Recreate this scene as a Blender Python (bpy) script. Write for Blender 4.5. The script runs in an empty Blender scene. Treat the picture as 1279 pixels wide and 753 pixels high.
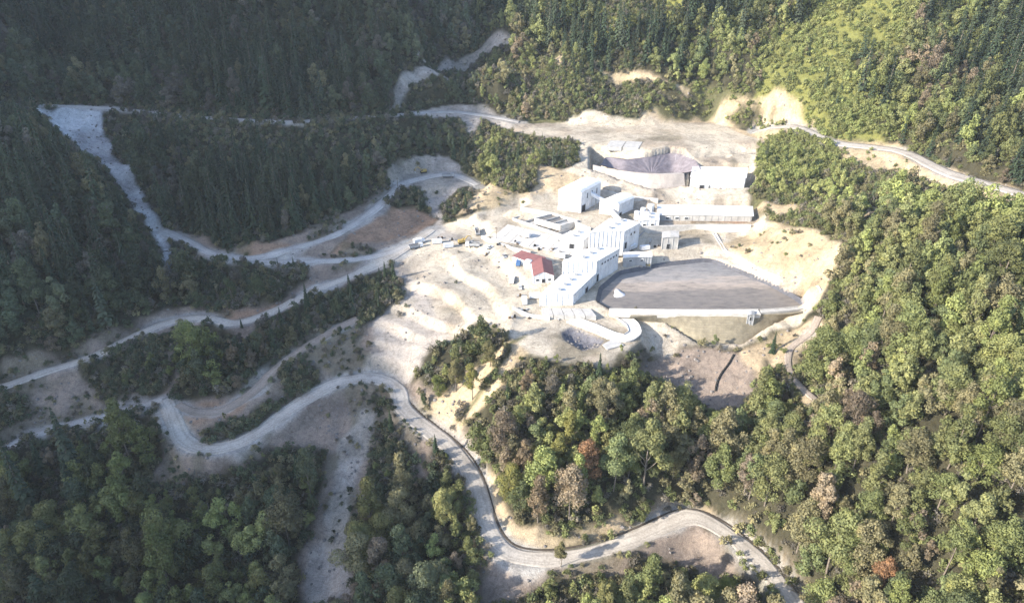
import bpy, bmesh, math, random
import numpy as np
from mathutils import Vector, Matrix

scene = bpy.context.scene
random.seed(4)
rng = np.random.default_rng(11)

# ------------------------------------------------------------------ camera, sky, sun, exposure
cam_data = bpy.data.cameras.new('camera')
cam = bpy.data.objects.new('camera', cam_data)
scene.collection.objects.link(cam)
cam.location = (0, 0, 200)
cam.rotation_euler = (math.radians(60), 0, 0)
cam_data.sensor_width = 36
cam_data.lens = 25.70
cam_data.clip_start = 1
cam_data.clip_end = 6000
scene.camera = cam

SUN_TRAVEL, SUN_ELEVATION = math.radians(24), math.radians(25)   # the way the light goes over the ground, and its height
world = bpy.data.worlds.new('World')
scene.world = world
world.use_nodes = True
wn = world.node_tree.nodes
sky = wn.new('ShaderNodeTexSky')
sky.sky_type = 'NISHITA'
sky.sun_disc = False
sky.sun_elevation = SUN_ELEVATION
sky.sun_rotation = math.atan2(-math.cos(SUN_TRAVEL), -math.sin(SUN_TRAVEL))
sky.altitude = 1200
sky.dust_density = 2.5
sky.air_density = 0.9
sky.ozone_density = 1.0
wn['Background'].inputs['Strength'].default_value = 0.15
world.node_tree.links.new(sky.outputs['Color'], wn['Background'].inputs['Color'])

sun_data = bpy.data.lights.new('sun', 'SUN')
sun_data.energy = 3.9
sun_data.angle = math.radians(0.9)
sun_data.color = (1.0, 0.91, 0.78)
sun = bpy.data.objects.new('sun', sun_data)
scene.collection.objects.link(sun)
_d = Vector((math.cos(SUN_TRAVEL) * math.cos(SUN_ELEVATION), math.sin(SUN_TRAVEL) * math.cos(SUN_ELEVATION), -math.sin(SUN_ELEVATION)))
sun.rotation_euler = _d.to_track_quat('-Z', 'Y').to_euler()

scene.view_settings.view_transform = 'Standard'
scene.view_settings.look = 'None'
scene.view_settings.gamma = 1
scene.view_settings.exposure = 1.8
scene.cycles.max_bounces = 6
scene.cycles.diffuse_bounces = 3
scene.cycles.transmission_bounces = 3
scene.cycles.volume_bounces = 1

# ------------------------------------------------------------------ survey data, metres (x east, y north, z up; z 0 = shed floor)
CONTROL = [
    (4.9, 380.8, 0.0), (-9.8, 418.4, 3.0), (20.1, 412.1, 6.0), (-41.7, 437.1, 0.0), (31.1, 431.9, 8.0), (62.8, 438.3, 8.0),
    (44.1, 467.6, 10.0), (95.7, 416.3, 4.0), (108.4, 431.9, 8.0), (133.8, 428.3, 4.0), (120.8, 467.6, 10.0), (152.8, 446.1, 12.0),
    (11.4, 482.3, 16.0), (34.4, 495.4, 20.0), (48.1, 343.4, 0.0), (97.4, 396.4, 0.0), (127.3, 399.7, 0.0), (94.0, 334.0, 0.0),
    (132.6, 334.9, 0.0), (160.3, 340.8, 0.0), (66.1, 380.8, 0.0), (79.3, 316.0, -13.0), (108.1, 313.8, -14.0), (134.4, 321.3, -9.0),
    (48.5, 305.7, -6.0), (24.2, 304.2, -5.0), (0.2, 317.4, -4.0), (61.0, 506.5, 22.0), (124.0, 489.9, 22.0), (96.6, 533.7, 25.0),
    (76.6, 571.4, 29.0), (26.1, 579.1, 28.0), (164.6, 568.1, 30.0), (167.4, 503.7, 20.0), (168.9, 467.2, 16.0), (158.0, 412.4, 14.0),
    (169.0, 378.1, 22.0), (171.3, 348.1, 22.0), (169.1, 331.0, 12.0), (163.8, 366.4, 5.0), (165.7, 312.4, 4.0), (139.5, 287.9, -8.0),
    (140.5, 269.1, -8.0), (117.7, 289.5, -14.0), (96.2, 293.7, -22.0), (104.8, 261.2, -30.0), (94.7, 238.6, -38.0), (217.6, 401.1, 32.0),
    (182.7, 318.9, 28.0), (221.6, 339.9, 40.0), (276.9, 367.6, 46.0), (219.9, 271.3, 42.0), (158.5, 254.4, 12.0), (178.7, 249.3, 28.0),
    (192.9, 219.9, 30.0), (120.9, 227.7, -18.0), (141.7, 208.9, 0.0), (160.4, 194.3, 14.0), (117.3, 207.8, -34.0), (135.6, 182.2, -22.0),
    (150.4, 161.7, -10.0), (170.1, 167.3, 4.0), (163.4, 154.0, 0.0), (230.2, 497.6, 38.0), (264.5, 476.1, 40.0), (279.4, 407.6, 42.0),
    (283.8, 450.2, 55.0), (222.6, 573.5, 66.0), (243.2, 660.4, 112.0), (135.8, 599.2, 60.0), (148.5, 690.4, 108.0), (40.4, 620.6, 55.0),
    (44.1, 713.0, 105.0), (296.4, 539.3, 74.0), (313.1, 600.4, 120.0), (353.6, 513.6, 80.0), (382.4, 585.4, 122.0), (104.3, 594.2, 42.0),
    (168.0, 593.2, 50.0), (201.2, 570.6, 42.0), (0.3, 609.2, 38.0), (-32.5, 594.8, 32.0), (-28.2, 663.4, 45.0), (-72.3, 684.2, 58.0),
    (-30.0, 724.7, 68.0), (-31.8, 788.0, 95.0), (-107.6, 660.4, 112.0), (-108.6, 639.4, 64.0), (-98.9, 563.4, 44.0), (-43.7, 558.8, 20.0),
    (-17.9, 532.6, 16.0), (-59.7, 522.9, 10.0), (-70.5, 511.4, 8.0), (-33.4, 482.4, 10.0), (0.3, 539.4, 20.0), (-50.8, 484.9, 3.0),
    (-56.7, 456.6, 0.0), (-104.9, 472.6, 8.0), (-93.5, 515.2, 22.0), (-190.1, 492.1, 30.0), (-182.0, 457.8, 14.0), (-172.6, 424.0, 6.0),
    (-251.2, 480.5, 34.0), (-231.7, 444.8, 8.0), (-180.7, 527.8, 48.0), (-261.9, 541.7, 50.0), (-129.8, 534.7, 46.0), (-281.7, 601.7, 72.0),
    (-303.2, 675.4, 110.0), (-185.5, 601.7, 72.0), (-193.1, 652.9, 113.0), (-441.2, 675.4, 110.0), (-403.4, 592.3, 74.0), (-328.8, 545.3, 52.0),
    (-311.0, 528.0, 42.0), (-277.3, 497.9, 28.0), (-252.2, 464.9, 14.0), (-223.8, 426.9, -1.0), (-203.7, 385.7, -8.0), (-322.4, 450.7, 60.0),
    (-299.8, 449.5, 50.0), (-271.7, 435.1, 34.0), (-244.4, 420.0, 16.0), (-291.7, 378.1, 22.0), (-246.4, 367.2, 2.0), (-269.2, 323.6, -8.0),
    (-231.8, 328.2, -16.0), (-208.1, 355.0, -12.0), (-262.6, 302.4, -26.0), (-230.3, 321.8, -22.0), (-191.4, 351.2, -15.0), (-151.8, 347.9, -14.0),
    (-112.7, 375.8, -8.0), (-73.8, 403.7, -2.0), (-203.9, 417.0, 2.0), (-164.8, 396.4, 0.0), (-111.5, 422.0, 3.0), (-84.9, 487.5, 8.0),
    (-107.6, 400.4, -2.0), (-157.4, 369.2, -7.0), (-115.1, 388.2, -5.0), (-166.2, 321.8, -22.0), (-139.9, 304.4, -25.0), (-104.3, 333.6, -17.0),
    (-128.0, 306.5, -24.0), (-159.6, 287.8, -31.0), (-176.5, 297.5, -30.0), (-200.4, 295.4, -36.0), (-251.5, 274.8, -42.0), (-240.7, 302.7, -34.0),
    (-137.5, 266.9, -36.0), (-116.1, 288.4, -33.0), (-85.0, 317.0, -29.0), (-58.2, 308.5, -28.0), (-74.8, 339.2, -18.0), (-73.9, 368.0, -9.0),
    (-43.8, 343.0, -10.0), (-37.2, 376.4, -3.0), (-33.7, 322.0, -17.0), (-16.5, 319.0, -10.0), (-50.5, 318.9, -20.0), (-57.2, 298.8, -31.0),
    (-31.2, 275.5, -40.0), (-14.4, 241.6, -46.0), (-6.7, 219.9, -50.0), (17.2, 214.3, -51.0), (52.6, 224.3, -50.0), (83.0, 236.3, -48.0),
    (105.4, 213.4, -50.0), (111.6, 195.1, -52.0), (-7.6, 289.5, -14.0), (23.0, 276.8, -14.0), (62.1, 282.0, -18.0), (0.2, 261.2, -30.0),
    (36.2, 244.4, -34.0), (3.7, 233.9, -43.0), (57.8, 244.4, -34.0), (78.0, 258.9, -28.0), (36.8, 201.7, -58.0), (71.3, 208.9, -57.0),
    (-83.7, 279.4, -46.0), (-90.2, 248.3, -58.0), (-89.7, 224.4, -68.0), (-90.5, 210.2, -73.0), (-60.9, 259.0, -48.0), (-42.9, 229.2, -58.0),
    (-27.0, 206.8, -62.0), (-125.9, 244.4, -54.0), (-166.3, 256.9, -46.0), (-160.1, 232.7, -62.0), (-209.1, 263.2, -52.0), (-242.8, 250.2, -60.0),
    (-227.2, 214.0, -78.0), (-137.4, 212.5, -76.0), (-189.0, 228.8, -68.0), (-192.5, 274.8, -42.0), (0.0, 0.0, -110.0), (-200.0, 50.0, -100.0),
    (200.0, 50.0, -40.0), (-300.0, -200.0, -60.0), (300.0, -200.0, 20.0), (400.0, 200.0, 80.0), (500.0, 400.0, 120.0), (450.0, 650.0, 190.0),
    (0.0, 950.0, 210.0), (-400.0, 900.0, 230.0), (400.0, 950.0, 240.0), (-330.0, 180.0, -40.0), (-400.0, 330.0, 40.0), (-480.0, 500.0, 120.0),
    (-560.0, 700.0, 180.0), (700.0, 0.0, 120.0), (700.0, 900.0, 260.0),
]
PADS = [
    ([(0.2, 336.5), (34.4, 334.9), (54.0, 338.2), (46.8, 352.2), (64.0, 382.8), (29.1, 391.1), (4.9, 375.8)], 0.0, 8),
    ([(-24.9, 416.3), (0.2, 402.6), (46.1, 396.0), (64.7, 409.4), (86.2, 404.8), (150.9, 416.3), (135.0, 433.3), (82.4, 428.3), (51.4, 425.9), (5.8, 465.1), (-15.8, 451.4)], 4.0, 9),
    ([(0.3, 455.6), (32.0, 447.5), (51.1, 425.7), (81.7, 425.7), (86.2, 455.6), (61.8, 478.4), (27.9, 472.6)], 8.0, 7),
    ([(92.0, 431.6), (157.4, 431.6), (162.3, 458.0), (96.4, 458.0)], 7.0, 6),
    ([(19.5, 290.8), (0.2, 308.4), (6.6, 333.2), (34.5, 334.9), (64.3, 333.2), (65.9, 315.9), (56.9, 304.1), (39.5, 297.0)], -3.0, 8),
    ([(-67.1, 410.8), (-15.0, 418.9), (-20.8, 439.6), (-53.1, 447.3), (-61.9, 430.9)], 0.0, 8),
    ([(1.6, 557.0), (73.2, 541.0), (107.1, 525.7), (183.8, 544.9), (195.9, 565.3), (158.8, 596.0), (77.5, 578.1), (13.5, 596.0)], 27.0, 12),
    ([(-77.5, 497.4), (-45.8, 497.4), (-22.3, 485.0), (-23.1, 507.1), (-48.1, 527.4), (-80.0, 517.1)], 9.0, 8),
    ([(-1.7, 393.7), (7.7, 408.0), (27.2, 393.7), (27.4, 363.4), (9.3, 363.4)], 3.0, 5),
    ([(68.6, 351.4), (99.2, 351.4), (139.9, 352.3), (163.0, 354.0), (149.0, 338.7), (120.0, 320.6), (97.2, 322.1), (71.0, 343.7)], -12.5, 2.5),
    ([(60.9, 534.9), (73.1, 529.5), (84.3, 522.6), (98.4, 516.6), (113.1, 515.7), (129.4, 517.4), (124.7, 483.7), (112.3, 480.7), (97.0, 479.2), (85.0, 485.2), (71.8, 493.0), (57.7, 500.9)], 9.5, 3),
    ([(122.4, 481.2), (164.7, 478.1), (171.7, 503.1), (127.6, 506.4)], 10.5, 4),
]
ROADS = [
    ('haul_road', [(113.4, 187.6, -49.5), (111.8, 192.8, -49.5), (109.5, 199.6, -49.4), (107.4, 205.7, -49.2), (104.7, 211.8, -48.8), (100.6, 218.3, -48.4), (96.0, 224.2, -47.9), (91.6, 228.8, -47.5), (87.3, 232.3, -47.1), (83.6, 234.7, -46.9), (79.7, 235.6, -47.0), (75.2, 234.6, -47.2), (69.5, 232.1, -47.7), (61.5, 228.1, -48.3), (52.5, 223.7, -48.9), (43.5, 220.4, -49.5), (34.5, 217.7, -50.0), (25.7, 215.7, -50.3), (17.2, 214.6, -50.5), (9.0, 214.7, -50.5), (1.9, 215.9, -50.3), (-2.7, 217.8, -49.9), (-6.1, 220.9, -49.3), (-9.1, 225.7, -48.4), (-11.6, 231.6, -47.3), (-13.5, 238.3, -46.0), (-15.2, 245.2, -44.7), (-17.1, 251.4, -43.3), (-19.4, 257.4, -42.0), (-22.6, 263.3, -40.8), (-26.9, 269.1, -39.6), (-33.0, 275.3, -38.4), (-39.5, 281.1, -37.3), (-45.3, 285.9, -36.1), (-50.3, 290.1, -34.9), (-54.4, 294.1, -33.6), (-57.2, 297.9, -32.4), (-57.7, 301.3, -31.2), (-58.2, 304.7, -30.2), (-61.2, 308.4, -29.5), (-65.4, 311.8, -29.0), (-70.5, 314.4, -28.8), (-76.2, 315.9, -28.8), (-82.4, 315.5, -29.1), (-88.7, 313.8, -29.5), (-94.5, 310.8, -30.0), (-99.9, 306.8, -30.6), (-105.1, 302.0, -31.3), (-110.0, 296.6, -32.0), (-114.6, 290.5, -32.8), (-119.1, 284.4, -33.6), (-123.5, 278.8, -34.3), (-128.1, 274.1, -34.9), (-132.8, 270.6, -35.4), (-138.0, 268.4, -35.8), (-144.2, 267.7, -35.9), (-150.4, 268.4, -35.8), (-155.9, 270.8, -35.4), (-160.7, 274.6, -34.7), (-164.5, 279.6, -33.8), (-168.2, 285.3, -32.7), (-173.1, 292.3, -31.5), (-177.1, 297.9, -30.2)], 4.2, 5),
    ('lower_track', [(-254.1, 271.9, -43.5), (-248.4, 277.4, -42.7), (-240.7, 283.7, -41.8), (-232.9, 287.7, -40.8), (-223.9, 290.7, -39.7), (-216.5, 292.4, -38.4), (-208.3, 293.7, -37.0), (-200.2, 295.1, -35.3), (-191.8, 296.7, -33.6), (-183.5, 298.2, -31.8), (-177.7, 299.3, -29.9)], 2.6, 6),
    ('ochre_track', [(-86.7, 351.1, -13.9), (-91.5, 347.4, -14.7), (-97.3, 342.9, -15.6), (-101.0, 339.5, -16.4), (-104.8, 335.9, -17.4), (-110.2, 330.9, -18.5), (-115.6, 325.4, -19.7), (-120.0, 320.1, -20.9), (-123.7, 314.7, -22.3), (-126.5, 309.0, -23.6), (-129.3, 303.4, -25.0), (-132.7, 297.8, -26.2), (-136.7, 292.8, -27.3), (-141.5, 288.7, -28.3), (-146.9, 286.3, -29.0), (-153.4, 286.7, -29.5), (-159.8, 288.6, -29.9), (-165.3, 291.6, -30.0), (-169.2, 294.4, -30.1)], 2.8, 6),
    ('valley_road', [(-270.4, 295.2, -26.1), (-267.4, 297.7, -25.9), (-262.2, 301.7, -25.5), (-256.8, 305.5, -25.1), (-250.3, 310.0, -24.4), (-243.9, 314.1, -23.6), (-234.6, 318.8, -22.7), (-226.3, 322.7, -21.6), (-220.9, 325.8, -20.4), (-216.1, 329.4, -19.2), (-210.0, 335.7, -18.1), (-203.6, 342.2, -17.0), (-197.8, 347.2, -16.1), (-191.3, 351.0, -15.3), (-182.9, 353.5, -14.8), (-174.0, 353.9, -14.4), (-165.5, 349.9, -14.1), (-157.9, 345.7, -13.9), (-152.2, 345.6, -13.5), (-147.1, 347.4, -13.0), (-141.2, 350.3, -12.3), (-135.3, 354.2, -11.5), (-129.6, 359.0, -10.6), (-124.0, 364.3, -9.6), (-118.7, 369.9, -8.7), (-112.6, 375.5, -7.7), (-104.8, 380.5, -6.8), (-95.6, 386.4, -5.8), (-90.3, 390.3, -4.9), (-84.4, 394.6, -4.0), (-78.7, 399.2, -3.1), (-73.8, 404.0, -2.3), (-68.8, 410.9, -1.6), (-64.8, 418.1, -1.0), (-61.2, 424.8, -0.6), (-56.1, 434.1, -0.3), (-52.5, 440.9, -0.0)], 3.2, 6),
    ('upper_road', [(-225.4, 433.1, 3.0), (-220.0, 429.5, 2.4), (-212.3, 424.3, 1.9), (-204.9, 419.2, 1.4), (-198.6, 414.5, 0.9), (-192.5, 409.9, 0.6), (-186.7, 406.0, 0.4), (-178.4, 401.5, 0.4), (-170.5, 398.7, 0.4), (-163.2, 397.6, 0.6), (-155.7, 398.5, 0.9), (-147.4, 401.9, 1.3), (-138.3, 407.1, 1.7), (-131.0, 411.4, 2.1), (-123.2, 416.4, 2.5), (-116.5, 421.7, 2.9), (-111.8, 427.0, 3.2), (-108.2, 432.7, 3.4), (-104.6, 439.2, 3.6), (-101.6, 445.1, 3.8), (-98.5, 451.6, 4.1), (-95.6, 458.3, 4.5), (-92.9, 464.7, 5.0), (-89.9, 473.0, 5.7), (-87.2, 481.0, 6.5), (-84.9, 488.0, 7.2), (-82.8, 495.7, 7.8), (-79.8, 502.0, 8.3), (-73.2, 508.3, 8.7), (-64.8, 513.7, 8.9), (-58.5, 517.4, 9.0), (-51.6, 520.6, 9.0), (-44.6, 520.5, 9.0), (-39.0, 516.3, 9.0), (-33.0, 509.4, 9.0), (-27.6, 502.3, 9.0), (-23.9, 497.4, 9.0)], 3.4, 7),
    ('link_road', [(-165.0, 396.7, -0.2), (-156.8, 395.4, -0.5), (-145.0, 394.6, -0.8), (-138.5, 395.1, -1.0), (-131.2, 396.1, -1.3), (-123.9, 397.2, -1.6), (-117.0, 398.3, -1.7), (-108.6, 399.3, -1.9), (-100.8, 400.2, -1.9), (-93.2, 401.9, -1.8), (-85.9, 404.4, -1.6), (-78.9, 407.7, -1.4), (-72.4, 411.8, -1.1), (-66.2, 417.8, -0.7), (-60.5, 424.8, -0.4), (-56.6, 429.7, -0.0)], 3.0, 6),
    ('forest_road', [(-367.5, 509.8, 65.5), (-364.2, 513.8, 63.5), (-359.5, 519.7, 61.4), (-354.2, 526.0, 59.5), (-349.1, 531.4, 57.6), (-342.8, 537.3, 55.8), (-336.4, 542.4, 54.2), (-329.2, 546.4, 52.9), (-321.0, 549.1, 51.7), (-311.9, 550.7, 50.8), (-302.2, 550.9, 50.1), (-294.3, 549.9, 49.6), (-285.9, 548.0, 49.3), (-277.4, 545.7, 49.2), (-268.8, 543.2, 49.1), (-262.3, 541.1, 49.1), (-256.1, 538.7, 49.1), (-249.8, 536.2, 49.1), (-242.7, 533.8, 49.1), (-234.6, 531.9, 49.0), (-227.8, 530.7, 48.8), (-220.2, 529.6, 48.6), (-212.0, 528.6, 48.4), (-203.7, 527.7, 48.1), (-195.5, 527.0, 47.8), (-187.6, 526.6, 47.6), (-180.5, 526.5, 47.4), (-171.7, 526.6, 47.2), (-163.8, 527.0, 47.0), (-156.4, 528.0, 46.8), (-148.9, 529.7, 46.6), (-141.1, 532.5, 46.3), (-135.0, 535.3, 45.9), (-128.5, 538.9, 45.5), (-122.0, 543.0, 44.9), (-115.5, 547.4, 44.3), (-109.2, 551.8, 43.5), (-103.5, 556.2, 42.6), (-98.5, 560.1, 41.6), (-91.7, 566.6, 40.5), (-86.6, 572.9, 39.3), (-82.0, 578.9, 38.1), (-76.9, 584.2, 37.0), (-71.0, 589.1, 36.1), (-65.0, 593.6, 35.3), (-58.8, 597.3, 34.6), (-52.5, 599.8, 33.9), (-44.1, 600.7, 33.3), (-35.4, 599.6, 32.7), (-26.0, 597.8, 31.9), (-17.5, 596.0, 31.1), (-7.9, 593.5, 30.2), (0.8, 591.1, 29.2), (6.9, 589.5, 28.2)], 3.0, 8),
    ('hill_road', [(193.4, 567.4, 27.0), (196.9, 563.6, 30.3), (202.0, 558.1, 33.4), (207.3, 551.7, 36.0), (211.6, 545.2, 37.9), (214.3, 538.2, 39.0), (216.3, 530.5, 39.5), (218.0, 522.9, 39.5), (220.0, 516.4, 39.3), (224.7, 506.5, 39.1), (230.7, 499.1, 39.1), (239.7, 494.8, 39.3), (249.2, 490.7, 39.6), (254.7, 487.0, 40.0), (259.8, 482.5, 40.4), (263.7, 475.0, 40.9), (264.9, 469.2, 41.4), (265.5, 462.0, 41.8), (265.9, 454.0, 42.2), (266.2, 445.9, 42.6), (266.7, 438.3, 42.9), (267.7, 431.9, 43.1), (271.1, 422.8, 43.4), (275.3, 415.9, 43.7), (279.4, 408.0, 44.2), (282.4, 399.8, 45.0), (285.6, 390.4, 45.9), (288.4, 381.8, 47.1), (290.3, 375.8, 48.3)], 5.4, 9),
    ('foot_track', [(160.1, 326.8, 1.9), (157.3, 322.5, -0.6), (152.9, 317.3, -2.9), (146.8, 314.0, -5.0), (140.9, 309.6, -6.6), (137.4, 301.1, -7.7), (135.7, 291.7, -8.3), (136.1, 283.8, -8.4), (137.5, 276.8, -8.1), (138.9, 270.7, -7.5), (140.0, 266.4, -6.8)], 1.6, 5),
]
POOLS = [
    ([(45.8, 346.8), (49.2, 362.3), (62.5, 381.8), (82.7, 390.0), (91.9, 393.2), (115.8, 398.6), (122.4, 397.5), (135.9, 382.8), (148.2, 368.9), (158.1, 352.2), (160.9, 342.5), (146.5, 338.2), (128.8, 336.5), (94.4, 335.7), (52.3, 338.2)], 0.0, 0.75, 5.0),
    ([(63.5, 503.1), (76.6, 493.1), (92.5, 486.7), (121.9, 488.3), (134.1, 494.8), (133.9, 515.2), (127.1, 527.8), (118.2, 531.5), (102.3, 522.4), (82.4, 515.2), (69.7, 522.4)], 22.0, 0.75, 10.0),
    ([(25.1, 320.5), (31.4, 326.8), (48.3, 312.9), (43.5, 305.5), (35.2, 302.6), (26.3, 312.9)], -3.0, 0.8, 3.2),
]
RIDGE_X = -1000
RIDGE = [  # unseen mountain crest, heights shaped to set the shadow edge across the valley
    (-900.0, 305.0), (-395.0, 445.0), (-245.0, 455.0), (-225.0, 457.0), (-182.0, 457.0), (-140.0, 452.0),
    (-107.0, 455.0), (-78.0, 453.0), (-58.0, 461.0), (-34.0, 470.0), (-13.0, 477.0), (20.0, 485.0),
    (45.0, 499.0), (100.0, 513.0), (142.0, 528.0), (196.0, 550.0), (234.0, 583.0), (282.0, 623.0),
    (432.0, 663.0), (1500.0, 703.0),
]
DUMP = [
    (-69.0, 405.2), (-40.3, 418.9), (-9.6, 404.1), (7.1, 370.1), (4.5, 331.3), (-17.1, 336.1),
    (-34.1, 328.4), (-60.0, 326.5), (-81.7, 325.1), (-78.4, 349.9), (-70.0, 374.2),
]
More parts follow.
